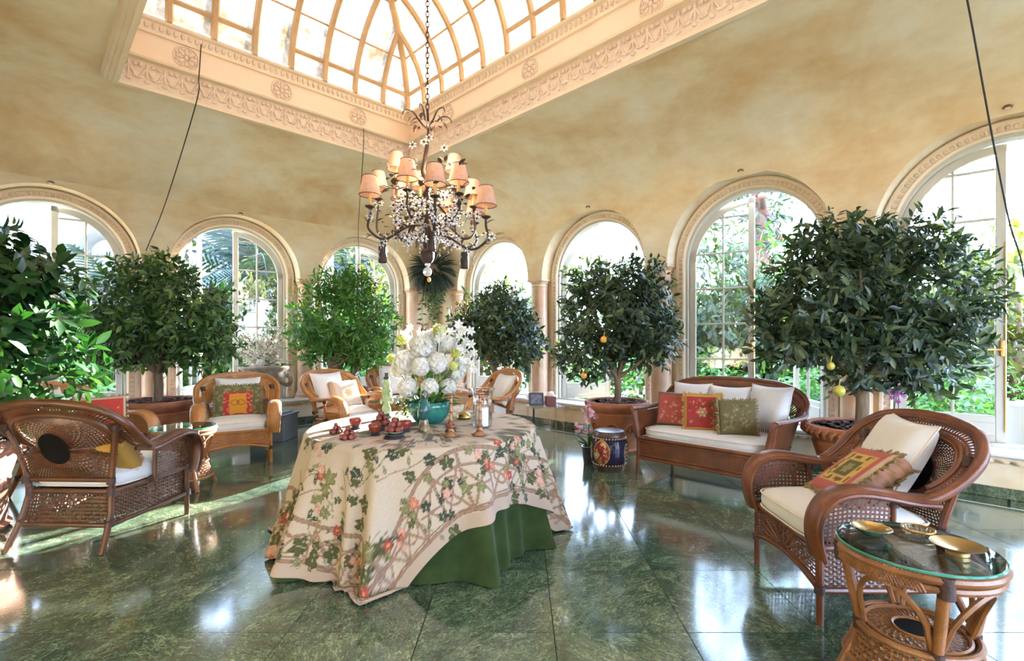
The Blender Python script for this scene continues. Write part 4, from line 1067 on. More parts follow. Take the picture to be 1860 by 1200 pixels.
# ---------------------------------------------------------------- rattan settee under the right wall
def settee(label, x, y, fx, fy):
    m = 'rattan_red'; t = thing('rattan_settee', label, 'settee', (x, y, 0), face_rz(fx, fy))
    W = .60; D = .34
    fb = MB()
    for s in (-1, 1):
        fb.tube([(s*W, D, .14), (s*W, D, .40)], .018); fb.tube([(s*(W-.03), -.30, .14), (s*(W-.02), -.32, .42), (s*(W-.0), -.38, .60)], .018)
        fb.tube([(s*W, D, .345), (s*(W-.02), -.31, .345)], .016); fb.tube([(s*W, D, .155), (s*(W-.02), -.31, .155)], .014)
    for z, r in ((.355, .017), (.325, .008), (.155, .014), (.185, .008)):
        fb.tube([(-W, D+.004, z), (W, D+.004, z)], r)
    fb.tube([(-W, -.31, .345), (W, -.31, .345)], .016); fb.tube([(-W, -.31, .155), (W, -.31, .155)], .014)
    fb.box((0, .01, .338), (2*W-.02, .62, .012)); obj('frame', fb, [m], t)
    for s in (-1, 1):
        b = MB(); b.tube([(s*(W+.01), D+.01, 0), (s*W, D, .20)], [.013, .019]); obj('leg', b, [m], t)
        b = MB(); b.tube([(s*(W+.02), -.38, 0), (s*(W-.03), -.30, .22)], [.014, .018]); obj('leg', b, [m], t)
    # reeds: front, sides
    def reeds(name, S, n):
        b = MB()
        for i in range(n):
            u = (i+.5)/n; b.tube([S(u, 0), S(u, 1)], .0068, 5, cap=False)
        obj(name, b, [m], t)
    reeds('reed_apron', lambda u, v: (-W + 2*W*u, D, .165+.175*v), 100)
    for s in (-1, 1):
        reeds('reed_apron', lambda u, v, s=s: (s*(W-.01*u), D-.64*u, .165+.175*v), 44)
        reeds('reed_side', lambda u, v, s=s: (s*(W+.015+.045*v), D-.02-.56*u-.10*v*u, .36+(.235)*v), 44)
        # flat arm: front post flaring outward, rail running to the back rim
        b = MB()
        post = smoothpath([(s*W, D+.004, .35), (s*(W+.02), D+.01, .46), (s*(W+.055), D+.012, .60), (s*(W+.08), D+.0, .635)], 4)
        b.tube(post, .020, 8, side=(0, 1, 0), asp=1.0)
        rail = smoothpath([(s*(W+.075), D+.01, .635), (s*(W+.085), .15, .625), (s*(W+.10), -.12, .62), (s*(W+.115), -.30, .63), (s*(W+.08), -.42, .68), (s*(W-.02), -.47, .74)], 4)
        b.tube(rail, .021, 8, side=(1, 0, 0), asp=1.35)
        b.tube([(s*(W+.02), D-.015, .36), (s*(W+.06), D-.015, .61)], .03, 8)
        obj('armrest', b, [m], t)
        b = MB(); b.tube([(s*(W+.012), D+.002, .345), (s*(W+.002), D+.002, .375)], .024, 10); obj('binding', b, ['binding'], t); b = MB(); b.tube([(s*(W-.02), -.31, .33), (s*(W-.02), -.31, .37)], .023, 10); obj('binding', b, ['binding'], t)
    # back: broad braided band along an arched rim, reeds below
    rim = smoothpath([(-.70, -.36, .64), (-.70, -.44, .74), (-.61, -.49, .84), (-.40, -.525, .905), (0, -.54, .925), (.40, -.525, .905), (.61, -.49, .84), (.70, -.44, .74), (.70, -.36, .64)], 7)
    C = Vector((0, -.40, .55)); inn = [p.lerp(Vector((p.x*.55, -.40, .50)), .24) for p in rim]
    b = MB(); b.tube(rim, .022, 10); b.tube(inn, .014, 8); obj('back_rim', b, [m], t)
    A, B = resample(rim, 110), resample(inn, 110); b = MB()
    for i in range(110):
        w = A[min(109, i+1)] - A[max(0, i-1)]; mid = A[i].lerp(B[i], .5) + Vector((0, .014, .004))
        b.ribbon([A[i], A[i].lerp(mid, .5) + Vector((0, .005, 0)), mid, mid.lerp(B[i], .5) + Vector((0, .005, 0)), B[i]], [w]*5, .0165)
    obj('braided_band', b, [m], t)
    b = MB(); Bl = resample(inn[4:-4], 64)
    for q in Bl: b.tube([q, Vector((q.x*.86, -.36, .60)), Vector((q.x*.84, -.318, .35))], .0062, 5, cap=False)
    b.tube([(-.56, -.368, .62), (.56, -.368, .62)], .009, 6); obj('reed_back', b, [m], t)
    b = MB(); e1, e2 = seat_cushion(b, 1.17, .64, .115, .347, .015); sc1 = obj('seat_cushion', b, ['linen'], t)
    pb = MB(); pb.tube(e1, .005, 5, True); pb.tube(e2, .005, 5, True); obj('piping', pb, ['piping'], sc1)
    return t
SF_ = (1.845, 4.735, -S2, -S2)
settee('reddish rattan settee with an arched braided back under the right windows', *SF_)
def ons(lx, ly, lz=.455): return place(*SF_, lx, ly, lz)
sz = face_rz(SF_[2], SF_[3])
# local +x is to the viewer's left
white_cushion('white linen cushion at the left end of the settee back', ons(.38, -.26, .47), sz, .32, .42, .42, .16)
white_cushion('white linen cushion in the middle of the settee back', ons(-.01, -.26, .47), sz, .32, .42, .41, .16)
white_cushion('white linen cushion at the right end of the settee beside its arm', ons(-.39, -.25, .47), sz-.25, .30, .42, .44, .17)
box_cushion('rose red needlepoint box cushion at the left end of the settee', ons(.38, .03), sz+.06, .20, floral((.47, .10, .085), [(.58, .28, .18), (.22, .12, .05), (.55, .20, .16), (.60, .40, .2)], (.20, .13, .06), .055, 9), lambda q, f: (.17, .12, .06) if math.sin(q*180) > 0 else (.24, .17, .09), .34, .33, .15)
box_cushion('crimson needlepoint cushion with gold sides and fringe in the middle of the settee', ons(.06, .08), sz+.42, .22, floral((.40, .045, .045), [(.56, .33, .12), (.22, .05, .03), (.12, .10, .05), (.52, .16, .10)], GOLD, .05, 10, [(.62, .46, .24), (.55, .28, .14)]), lambda q, f: GOLD, .33, .34, .17, 0, 'gold_fringe')
box_cushion('olive needlepoint cushion with red floral sides at the right of the settee', ons(-.26, .08), sz+.62, .24, floral((.15, .125, .05), [(.24, .19, .09), (.10, .075, .03), (.30, .24, .13)], (.16, .12, .055), .04, 14), mot((.46, .06, .05), (.10, .06, .03)), .32, .31, .18, 0, 'olive_fringe')

# ---------------------------------------------------------------- round glass-topped rattan side tables
def table_meshes():
    m = 'rattan_honey2'; out = []
    R, H = .252, .55
    b = MB()
    ring = lambda r, z, n=48: [(r*math.cos(2*PI*k/n), r*math.sin(2*PI*k/n), z) for k in range(n)]
    b.tube(ring(R-.006, H-.026), .016, 8, True); b.tube(ring(R-.014, H-.060), .015, 8, True); b.tube(ring(R-.045, H-.022), .012, 6, True)
    out.append(('top_rim', b, m))
    b = MB(); a0, a1 = 2.25, 3.62      # braided stretch of the rim
    for k in range(34):
        a = a0+(a1-a0)*k/33
        for f in range(2):
            c = Vector(((R-.002)*math.cos(a), (R-.002)*math.sin(a), H-.043)); d = Vector((-math.sin(a)*.016, math.cos(a)*.016, .030*(1 if f else -1)))
            b.tube([c-d, c+d], .007, 5)
    out.append(('braided_rim', b, m))
    LA = [PI*.25+PI/2*k for k in range(4)]
    for a in LA:
        b = MB(); q = Vector((math.cos(a), math.sin(a), 0))
        b.tube([q*(R-.02) + Vector((0, 0, H-.05)), q*(R-.075) + Vector((0, 0, .235)), q*(R-.065) + Vector((0, 0, .17)), q*(R+.015)], [.019, .018, .018, .016], 10); out.append(('leg', b, m))
    b = MB()
    for k in range(4):
        a, c = LA[k], LA[(k+1) % 4] + (2*PI if k == 3 else 0); pts = []
        for i in range(13):
            f = i/12; an = a + .07 + (c-a-.14)*f; lift = math.sin(PI*f)**.55
            rr = (R-.085) + .055*lift; pts.append((rr*math.cos(an), rr*math.sin(an), .235 + (H-.085-.235)*lift))
        b.tube(pts, .0105, 6)
    out.append(('arched_brace', b, m))
    for a in LA:
        b = MB(); q = Vector((math.cos(a), math.sin(a), 0)); b.tube([q*(R-.012) + Vector((0, 0, H-.085)), q*(R-.010) + Vector((0, 0, H-.012))], .025, 10)
        out.append(('binding', b, 'binding')); b = MB()
        b.tube([q*(R-.074) + Vector((0, 0, .205)), q*(R-.074) + Vector((0, 0, .25))], .024, 10); out.append(('binding', b, 'binding'))
    rs = .185; zs = .232
    b = MB(); b.tube(ring(rs, zs), .013, 8, True); b.tube(ring(rs-.026, zs+.004), .008, 6, True); b.tube(ring(.072, zs+.004, 32), .007, 6, True); b.tube(ring(rs+.035, .10), .013, 8, True)
    out.append(('shelf_rim', b, m))
    b = MB()
    for j in range(5):
        r = .085+.075*j/4; pts = [(r*math.cos(2*PI*k/60), r*math.sin(2*PI*k/60), zs+.003*(1 if (k+j) % 2 else -1)) for k in range(61)]
        b.ribbon(pts, [Vector((math.cos(2*PI*k/60), math.sin(2*PI*k/60), 0)) for k in range(61)], .011)
    for k in range(60):
        a = 2*PI*k/60+.05; c = a+.16
        b.ribbon([(.07*math.cos(a), .07*math.sin(a), zs), (.165*math.cos(c), .165*math.sin(c), zs)], [Vector((-math.sin(a), math.cos(a), 0))]*2, .009)
    out.append(('woven_shelf', b, m))
    b = MB(); b.lathe([(0, zs-.002), (.07, zs-.002), (.07, zs+.004), (0, zs+.004)], 32); out.append(('shelf_disc', b, 'void'))
    b = MB()
    def SK(u, v): a = 2*PI*u; r = (rs+.035)*(1-v) + rs*v; return (r*math.cos(a), r*math.sin(a), .10+(zs-.10)*v)
    lattice(b, SK, lin(0, 1, 70)[:-1], lin(.08, .92, 7), .011, .003, 70); out.append(('woven_skirt', b, m))
    b = MB(); b.lathe([(0, H-.010), (R-.004, H-.010), (R-.002, H-.006), (R-.002, H-.002), (R-.004, H), (0, H)], 64); out.append(('glass_top', b, 'tableglass'))
    b = MB(); b.lathe([(R-.0015, H-.0105), (R+.0015, H-.008), (R+.0015, H-.001), (R-.0015, H+.0005)], 64, cap=False); out.append(('glass_edge', b, 'glassedge'))
    return [(n, mesh(n, bb, [mm], True, 40)) for n, bb, mm in out]
MAT['rattan_honey2'] = rattan('golden brown rattan', (0.175, 0.066, 0.021), (0.285, 0.120, 0.038), (0.39, 0.185, 0.068))
_tab = table_meshes()
def side_table(label, x, y, rz):
    t = thing('side_table', label, 'table', (x, y, 0), rz, 'round rattan side tables with glass tops')
    gt = None
    for n, me in _tab:
        o = ob(n, me, gt if n == 'glass_edge' else t)
        if n == 'glass_top': gt = o
    return t
side_table('rattan side table with green glass top and three ashtrays, lower right', 1.49, 1.858, .45)
side_table('sunlit glass-topped rattan side table between the left armchairs', -3.02, 4.42, .2)
side_table('glass-topped rattan side table behind the round table, near the corner', -1.68, 6.32, .9)
# ashtrays on the near table
def dish(name, label, loc, prof, mats, n=32, rz=0, mod=None, scale=(1, 1, 1)):
    b = MB(); b.lathe(prof, n, mod=mod); o = obj(name, b, mats); o.location = loc; o.rotation_euler = (0, 0, rz); o.scale = scale
    return tag(o, label, 'ashtray')
d1 = dish('ashtray', 'shell ashtray with gold rim and teal outside on the near glass table', (1.395, 1.955, .5515), [(.0, .0), (.032, .0), (.050, .012), (.066, .026), (.069, .028), (.064, .026), (.044, .012), (0, .008)], ['teal'], mod=lambda a, z: 1+.03*math.cos(14*a))
b = MB(); b.lathe([(.0, .0125), (.040, .014), (.060, .027), (.069, .0295), (.066, .0305), (.056, .0245), (.038, .0155), (0, .0135)], 32, mod=lambda a, z: 1+.03*math.cos(14*a)); g1 = obj('gilt_lining', b, ['brass'], d1)
d2 = dish('ashtray', 'gold rimmed cut glass ashtray on the far side of the near glass table', (1.585, 1.965, .5515), [(0, 0), (.048, 0), (.056, .018), (.052, .018), (.044, .006), (0, .006)], ['clearglass'])
b = MB(); b.tube([(.054*math.cos(a), .054*math.sin(a), .019) for a in np.linspace(0, 2*PI, 32, False)], .004, 6, True)
for k in range(24):
    a = 2*PI*k/24; b.tube([(.047*math.cos(a), .047*math.sin(a), .003), (.055*math.cos(a), .055*math.sin(a), .018)], .0018, 4)
obj('gilt_rim', b, ['brass'], d2)
d3 = dish('ashtray', 'golden glass bowl ashtray nearest the right end of the near glass table', (1.575, 1.775, .5515), [(0, 0), (.034, 0), (.034, .012), (.040, .016), (.078, .034), (.080, .036), (.074, .034), (.036, .017), (0, .013)], ['brass'])
# ---------------------------------------------------------------- round table, undercloth, printed cloth
TX, TY, TR, TZ = -0.67, 3.45, 0.765, 0.725
t = thing('round_table', 'round pedestal table hidden under the printed floor-length cloth', 'table', (TX, TY, 0))
b = MB(); b.lathe([(0, TZ-.035), (TR-.012, TZ-.035), (TR-.006, TZ-.02), (TR-.012, TZ-.007), (0, TZ-.007)], 64); obj('tabletop', b, ['rattan_dark'], t)
b = MB(); b.lathe([(.26, 0), (.28, .03), (.09, .09), (.07, .4), (.12, TZ-.04)], 28); obj('pedestal', b, ['rattan_dark'], t)
def drape(TH, g):
    """outward swing of a cloth hanging over the table edge, g = share of the drop."""
    ph = TH + .12*np.sin(3*TH+.7) + .05*np.sin(7*TH)
    sw = .07*np.sin(5*TH+1.0)+.05
    fold = (.058*np.sin(11*ph+.4) + .042*np.sin(17*ph+2.0) + .030*np.sin(27*ph))*g**.95
    return (.10 + sw*.6)*g**1.1, fold
ub = MB(); n1, n2 = 300, 26
def under(u, v):
    a = 2*PI*u; bell, fold = drape(a, v); d = v*TZ
    r = TR - .004 + (.0 if v < .03 else .008) + bell + fold - .035*min(1, v*3)
    return (r*math.cos(a), r*math.sin(a), max(.006, TZ-.004-d))
ub.grid(under, n1, n2, 0, True); uc = obj('undercloth', ub, ['velvet']); uc.location = (TX, TY, 0)
tag(uc, 'dark green velvet undercloth showing below the printed cloth at right', 'tablecloth')

HS = 1.31; OFFX = -0.22      # half side of the square cloth, shift of its centre to the left
Q = 1100
def paint_cloth():
    """flat print over the square, a and b along its sides in -HS..HS."""
    img = np.tile(np.array((.455, .375, .285)), (Q, Q, 1)).astype(np.float32)
    rs = np.random.RandomState(5)
    ax = (np.arange(Q)+.5)/Q*2*HS - HS
    A, B = np.meshgrid(ax, ax, indexing='ij')
    edge = HS - np.maximum(np.abs(A), np.abs(B))
    img += (rs.rand(Q, Q, 1).astype(np.float32)-.5)*.03
    img[edge < .075] = (.40, .31, .24)
    def stroke(pts, w, col):
        for (x0, y0), (x1, y1) in zip(pts, pts[1:]):
            lo = [int((min(p, q)-w+HS)/(2*HS)*Q) for p, q in ((x0, x1), (y0, y1))]; hi = [int((max(p, q)+w+HS)/(2*HS)*Q)+2 for p, q in ((x0, x1), (y0, y1))]
            lo = [max(0, i) for i in lo]; hi = [min(Q, i) for i in hi]
            if lo[0] >= hi[0] or lo[1] >= hi[1]: continue
            X, Y = A[lo[0]:hi[0], lo[1]:hi[1]], B[lo[0]:hi[0], lo[1]:hi[1]]
            dx, dy = x1-x0, y1-y0; L = dx*dx+dy*dy+1e-12
            tt = np.clip(((X-x0)*dx+(Y-y0)*dy)/L, 0, 1); d = np.hypot(X-x0-tt*dx, Y-y0-tt*dy)
            s = img[lo[0]:hi[0], lo[1]:hi[1]]; s[d < w] = col; s[(d < w) & (d > w*.66)] = np.array(col)*.72
    def arcp(cx, cy, r, a0, a1, n=12): return [(cx+r*math.cos(a), cy+r*math.sin(a)) for a in np.linspace(a0, a1, n)]
    BR = (.28, .175, .115)
    side = [lambda s, e: (s, HS-e), lambda s, e: (HS-e, -s), lambda s, e: (-s, -HS+e), lambda s, e: (-HS+e, s)]
    for f in side:
        # rustic lattice of bent twigs along the border
        stroke([f(s, .085 + .004*math.sin(9*s)) for s in np.linspace(-HS+.09, HS-.09, 40)], .011, BR)
        stroke([f(s, .105) for s in np.linspace(-HS+.09, HS-.09, 30)], .004, BR)
        hgt = lambda s: .36 + .07*math.sin(5.2*s+.5)
        stroke([f(s, hgt(s)) for s in np.linspace(-HS+.2, HS-.2, 60)], .012, BR)
        stroke([f(s, hgt(s)-.09) for s in np.linspace(-HS+.2, HS-.2, 60)], .008, BR)
        k = 0; s = -HS+.12
        while s < HS-.12:
            h = hgt(s); w = .19
            stroke([f(s, .09), f(s+.012, h*.6), f(s-.006, h)], .010, BR)
            stroke([f(s, .09), f(s+w*.5, .2), f(s+w, h-.06)], .0075, BR); stroke([f(s+w, .09), f(s+w*.55, .22), f(s, h-.06)], .0075, BR)
            if k % 2: stroke([f(s+w/2+.07*math.cos(a), .23+.08*math.sin(a)) for a in np.linspace(0, 2*PI, 14)], .007, BR)
            else: stroke([f(s+.02, .2), f(s+w-.02, .215)], .007, BR)
            s += w; k += 1
    def blob(cx, cy, r, an, kind, col, vein):
        q = int(r*1.3/(2*HS)*Q)+2; i, j = int((cx+HS)/(2*HS)*Q), int((cy+HS)/(2*HS)*Q)
        i0, i1, j0, j1 = max(0, i-q), min(Q, i+q), max(0, j-q), min(Q, j+q)
        if i0 >= i1 or j0 >= j1: return
        X, Y = A[i0:i1, j0:j1]-cx, B[i0:i1, j0:j1]-cy
        x, y = X*math.cos(an)+Y*math.sin(an), -X*math.sin(an)+Y*math.cos(an)
        rho = np.hypot(x, y); th = np.arctan2(y, x)
        if kind == 'ivy': lim = r*(.62+.38*np.abs(np.cos(2.5*th)))*(1-.25*(np.abs(th) > 2.6)); m = rho < lim
        elif kind == 'leaf': m = (np.abs(y) < .34*r*(1-(x/r)**2)) & (np.abs(x) < r); lim = None
        elif kind == 'rose': m = rho < r*(.84+.16*np.cos(5*th))
        else: m = rho < r*(.55+.45*np.abs(np.cos(2.5*th)))
        s = img[i0:i1, j0:j1]; c = np.array(col)
        s[m] = c; s[m & (((x*7/r+y*3/r).astype(int)) % 2 == 0)] = c*.86
        if kind == 'ivy': s[m & (np.abs(y) < r*.05)] = vein; s[m & (rho > lim*.86)] = c*.55
        elif kind == 'leaf': s[m & (np.abs(y) < r*.045)] = vein
        else:
            s[m & (rho < r*.5)] = c*1.25; s[m & (rho < r*.22)] = vein; s[m & ((rho*5/r).astype(int) % 2 == 1) & (np.sin(3*th+rho*40/r) > .4)] = c*.72
    G1, G2, G3, GG = (.085, .085, .030), (.20, .19, .075), (.045, .055, .035), (.30, .31, .20)
    R1, R2, PK = (.34, .065, .045), (.44, .16, .10), (.52, .27, .22)
    # wandering vines
    for k in range(169):
        x, y, an = ((k % 13)+rs.rand()-6.5)/6.5*HS*.84, ((k//13)+rs.rand()-6.5)/6.5*HS*.84, rs.uniform(0, 6.28); cur = rs.uniform(-5, 5); pts = [(x, y)]
        for _ in range(13):
            an += cur*.025 + rs.uniform(-.25, .25); x += .024*math.cos(an); y += .024*math.sin(an); pts.append((x, y))
        stroke(pts, .0035, (.27, .19, .11) if k % 3 else (.20, .19, .09))
        kind = rs.rand()
        for q in range(3, 13, 3):
            px, py = pts[q]; sgn = 1 if q % 2 else -1; ox, oy = px+.036*math.cos(an+sgn*1.4), py+.036*math.sin(an+sgn*1.4)
            if kind < .72: blob(ox, oy, rs.uniform(.026, .058), rs.uniform(0, 6.28), 'ivy', (G1, G2, G3, G1)[rs.randint(4)], GG)
            else: blob(ox, oy, rs.uniform(.024, .038), an+sgn*.9, 'leaf', (G1, G3, G2)[rs.randint(3)], GG)
        if rs.rand() < .38:
            bx, by = pts[-1]
            for q in range(4):
                blob(bx+rs.uniform(-.05, .05), by+rs.uniform(-.05, .05), rs.uniform(.018, .036), rs.uniform(0, 6), 'rose', (R1, R2, PK, PK)[rs.randint(4)], (.50, .33, .10))
    # tendrils of small dark leaves over the lattice, bouquets at the corners
    for f in side:
        for s in np.arange(-HS+.25, HS-.2, .23):
            e = rs.uniform(.14, .40); x, y = f(s+rs.uniform(-.05, .05), e)
            for q in range(5): blob(x+rs.uniform(-.06, .06), y+rs.uniform(-.06, .06), rs.uniform(.022, .042), rs.uniform(0, 6), ('ivy', 'leaf', 'ivy')[q % 3], (G1, G3, G2)[rs.randint(3)], GG)
            if rs.rand() < .75: blob(x+rs.uniform(-.03, .03), y+rs.uniform(-.03, .03), rs.uniform(.026, .042), 0, 'rose', (R1, PK, R2)[rs.randint(3)], (.50, .33, .10))
    for sx in (-1, 1):
        for sy in (-1, 1):
            for q in range(7): blob(sx*(HS-.06-.03*q), sy*(HS-.05-.035*q*(.6+.4*(q % 2))), .030, math.atan2(sy, sx)+(.5 if q % 2 else -.5), 'leaf', G3, GG)
    return np.clip(img*np.array((.95, .95, .95), dtype=np.float32), 0, 1)
CIMG = paint_cloth()
def cloth():
    na, nt, nd = 840, 16, 132
    th = np.linspace(0, 2*PI, na, endpoint=False)
    # square turned 45 degrees, its corners towards the camera, left, right and back; cloth coordinate of the table centre = -offset
    def to_ab(X, Y):
        X = X - OFFX; return (X - Y)*S2, (X + Y)*S2      # rotate by 45
    c, s = np.cos(th), np.sin(th)
    # distance from the table centre to the edge of the square along each ray
    rmax = np.full(na, 9.0)
    for nx, ny in ((S2, -S2), (-S2, S2), (S2, S2), (-S2, -S2)):
        den = c*nx + s*ny; dist = HS + nx*OFFX
        with np.errstate(divide='ignore', invalid='ignore'): rr = np.where(den > 1e-4, dist/den, 9.0)
        rmax = np.minimum(rmax, rr)
    t1 = np.linspace(0, 1, nt+1)[:, None]*(TR-.012); flat = np.repeat(t1, na, 1)
    t2 = np.linspace(0, 1, nd+1)[1:, None]; hang = (TR-.012) + t2*(rmax[None, :]-(TR-.012))
    rho = np.vstack([flat, hang]); TH = np.repeat(th[None, :], rho.shape[0], 0)
    a, b_ = to_ab(rho*np.cos(TH), rho*np.sin(TH))
    d = np.maximum(0, rho-(TR-.012))                      # length past the table edge
    rc = .022; arc = rc*PI/2
    bend = np.clip(d/arc, 0, 1)*PI/2
    out = np.where(d < arc, rc*np.sin(bend), rc); drop = np.where(d < arc, rc*(1-np.cos(bend)), rc + (d-arc))
    H = TZ + .004; g = np.clip(d/H, 0, 1.0)
    bell, fold = drape(TH, g)
    R_ = (TR-.012)*np.minimum(1, rho/(TR-.012)) + out + bell + fold
    steep = np.clip(drop*(1-.035*g), 0, None)
    z = H - steep
    over = np.clip(-(z-.012), 0, None)                    # what lies on the floor
    lie = over > 0
    R_ = R_ + over*.42 + np.where(lie, -fold*np.clip(over*3, 0, .8), 0)
    z = np.where(lie, .014 + .020*np.abs(np.sin(30*TH+over*26))*np.clip(over*6, 0, 1)*np.clip(1.25-over*4.5, 0, 1), z)
    z = np.maximum(z, .010)
    V = np.stack([R_*np.cos(TH), R_*np.sin(TH), z], -1).reshape(-1, 3)
    nr = rho.shape[0]; faces = []
    for i in range(nr-1):
        r0, r1 = i*na, (i+1)*na
        faces += [(r0+j, r0+(j+1) % na, r1+(j+1) % na, r1+j) if i else (r0+j, r1+(j+1) % na, r1+j) for j in range(na)]
    ia = np.clip(((a+HS)/(2*HS)*Q).astype(int), 0, Q-1); ib = np.clip(((b_+HS)/(2*HS)*Q).astype(int), 0, Q-1)
    me = bpy.data.meshes.new('tablecloth'); me.from_pydata(V.tolist(), [], [f[::-1] for f in faces]); me.materials.append(MAT['print'])
    paint(me, CIMG[ia, ib].reshape(-1, 3)); smooth(me)
    o = ob('tablecloth', me); o.location = (TX, TY, 0)
    return tag(o, 'cream square tablecloth printed with ivy, roses and a twig trellis, corners on the floor', 'tablecloth')
cloth()
TOP = TZ + .0045
# ---------------------------------------------------------------- things on the table
def ball_pile(label, x, y, r, rows, z0, grp):
    """a little pyramid of carved fruit; every fruit a thing."""
    me = None; z = z0 + r
    for n in rows:
        rad = 0 if n == 1 else r*1.04/math.sin(PI/n)
        spots = [(rad*math.cos(2*PI*k/n + .3), rad*math.sin(2*PI*k/n + .3)) for k in range(n)]
        if n >= 6: spots += [(0, 0)]
        for dx, dy in spots:
            if me is None: bb = MB(); bb.ell((0, 0, 0), (r, r, r), 14, 9); bb.tube([(0, 0, r*.9), (0, 0, r*1.12)], r*.12, 5); me = mesh('fruit', bb, ['fruit'])
            o = ob('fruit', me); o.location = (x+dx, y+dy, z); o.rotation_euler = (RND.uniform(-.4, .4), RND.uniform(-.4, .4), RND.uniform(0, 6)); tag(o, label if n > 1 else label.replace('carved', 'topmost carved').replace('small ', ''), 'fruit', grp)
        z += r*1.45
def stand(label, x, y, r, h):
    t = thing('display_stand', label, 'stand', (x, y, TOP))
    bb = MB(); bb.lathe([(0, h), (r, h), (r*1.04, h*.86), (r*.9, h*.7), (r*.86, h*.5), (r*1.02, h*.25), (r*1.02, h*.12), (r*.9, 0), (0, 0)], 32); obj('plinth', bb, ['standwood'], t)
    for k in range(5):
        a = 2*PI*k/5; bb = MB(); bb.ell((r*.95*math.cos(a), r*.95*math.sin(a), h*.22), (r*.16, r*.16, h*.22), 8, 4); obj('foot', bb, ['standwood'], t)
    return t
def plate(label, x, y, z, r):
    bb = MB(); bb.lathe([(0, 0), (r*.6, 0), (r, .010), (r*.97, .012), (r*.6, .004), (0, .004)], 32); o = obj('saucer', bb, ['jade']); o.location = (x, y, z); return tag(o, label, 'saucer')
stand('round blackwood stand at the table front under the big red fruit pyramid', -.763, 2.985, .062, .028)
plate('small pale green saucer on the front blackwood stand', -.763, 2.985, TOP+.028, .052)
ball_pile('carved red fruit in the pyramid on the front blackwood stand', -.763, 2.985, .0185, (6, 3, 1), TOP+.036, 'fruit of the front pyramid')
stand('blackwood stand further back under the tall red fruit pyramid', -.925, 3.27, .060, .026)
ball_pile('carved red fruit in the pyramid before the mottled green candlestick', -.925, 3.27, .0205, (6, 3, 1), TOP+.026, 'fruit of the rear pyramid')
ball_pile('small carved red fruit in the low heap nearest the left table rim', -1.165, 3.12, .0145, (6, 3, 1), TOP, 'fruit of the left heap')
ball_pile('small carved red fruit in the low heap between the red cup and table front', -1.03, 2.945, .0165, (6, 3, 1), TOP, 'fruit of the front left heap')
def cup(label, x, y):
    t = thing('lacquer_cup', label, 'cup', (x, y, TOP))
    bb = MB(); bb.lathe([(0, .022), (.024, .022), (.034, .032), (.041, .052), (.042, .064), (.038, .072), (.034, .070), (0, .068)], 28); obj('bowl', bb, ['redlacquer'], t)
    bb = MB(); bb.lathe([(0, 0), (.031, 0), (.034, .008), (.026, .014), (.028, .022), (0, .022)], 28); obj('foot', bb, ['standwood'], t)
cup('lidded red lacquer cup standing furthest left on the table', -1.10, 3.29)
cup('lidded red lacquer cup between the fruit heaps', -.905, 3.07)
cup('red lacquer cup partly behind the front fruit pyramid', -.745, 3.19)
ball_pile('carved red fruit tucked behind the left turned candlestick', -.452, 3.19, .019, (3, 1), TOP+.014, 'fruit behind the candlestick')
stand('tiny blackwood stand behind the left turned candlestick', -.452, 3.19, .034, .014)
def candlestick(label, x, y, h):
    t = thing('candlestick', label, 'candlestick', (x, y, TOP))
    bb = MB(); bb.lathe([(0, 0), (.048, 0), (.050, .006), (.044, .014), (.030, .020), (.020, .034), (.016, .05), (.020, .058), (.012, .068)], 8); obj('base', bb, ['copper'], t)
    pr = [(.012, .066)]
    for k in range(9): z = .07 + (h-.10)*k/9; pr += [(.0085, z), (.0125 if k % 3 == 1 else .0105, z+(h-.10)/18)]
    pr += [(.009, h-.03), (.014, h-.024), (.011, h-.012)]
    bb = MB(); bb.lathe(pr, 16); obj('stem', bb, ['copper'], t)
    bb = MB(); bb.lathe([(.011, h-.014), (.030, h-.008), (.032, h-.003), (.013, h), (0, h)], 16); obj('drip_pan', bb, ['copper'], t)
candlestick('left turned copper candlestick in front of the red fruit', -.425, 3.03, .265)
candlestick('right turned copper candlestick in front of the glass hurricane', -.250, 3.065, .265)
# hurricane with a white candle
t = thing('hurricane_lamp', 'clear glass hurricane holding a fat white candle', 'lamp', (-.258, 3.36, TOP))
bb = MB(); bb.lathe([(.052, .006), (.066, .012), (.066, .13), (.064, .19), (.076, .245), (.086, .262)], 40, cap=False); bb.lathe([(0, 0), (.05, 0), (.054, .006), (0, .008)], 32); obj('glass_chimney', bb, ['clearglass'], t)
bb = MB(); bb.tube([(.086*math.cos(a), .086*math.sin(a), .262) for a in np.linspace(0, 2*PI, 40, False)], .0025, 6, True); obj('glass_rim', bb, ['clearglass'], t)
bb = MB(); bb.lathe([(0, .009), (.040, .009), (.041, .13), (.036, .136), (0, .132)], 32); c_ = obj('candle', bb, ['wax'], t); bb = MB(); bb.tube([(0, 0, .13), (.002, 0, .145)], .0015, 5); obj('wick', bb, ['void'], c_)
# gilt box
t = thing('gilt_box', 'small round gilt box beside the teal planter', 'box', (-.425, 3.72, TOP))
bb = MB(); bb.lathe([(0, 0), (.050, 0), (.058, .012), (.054, .026), (0, .028)], 28); obj('body', bb, ['brass'], t)
bb = MB(); bb.lathe([(.056, .027), (.050, .040), (.02, .048), (.008, .054), (0, .056)], 28); obj('lid', bb, ['brass'], t)
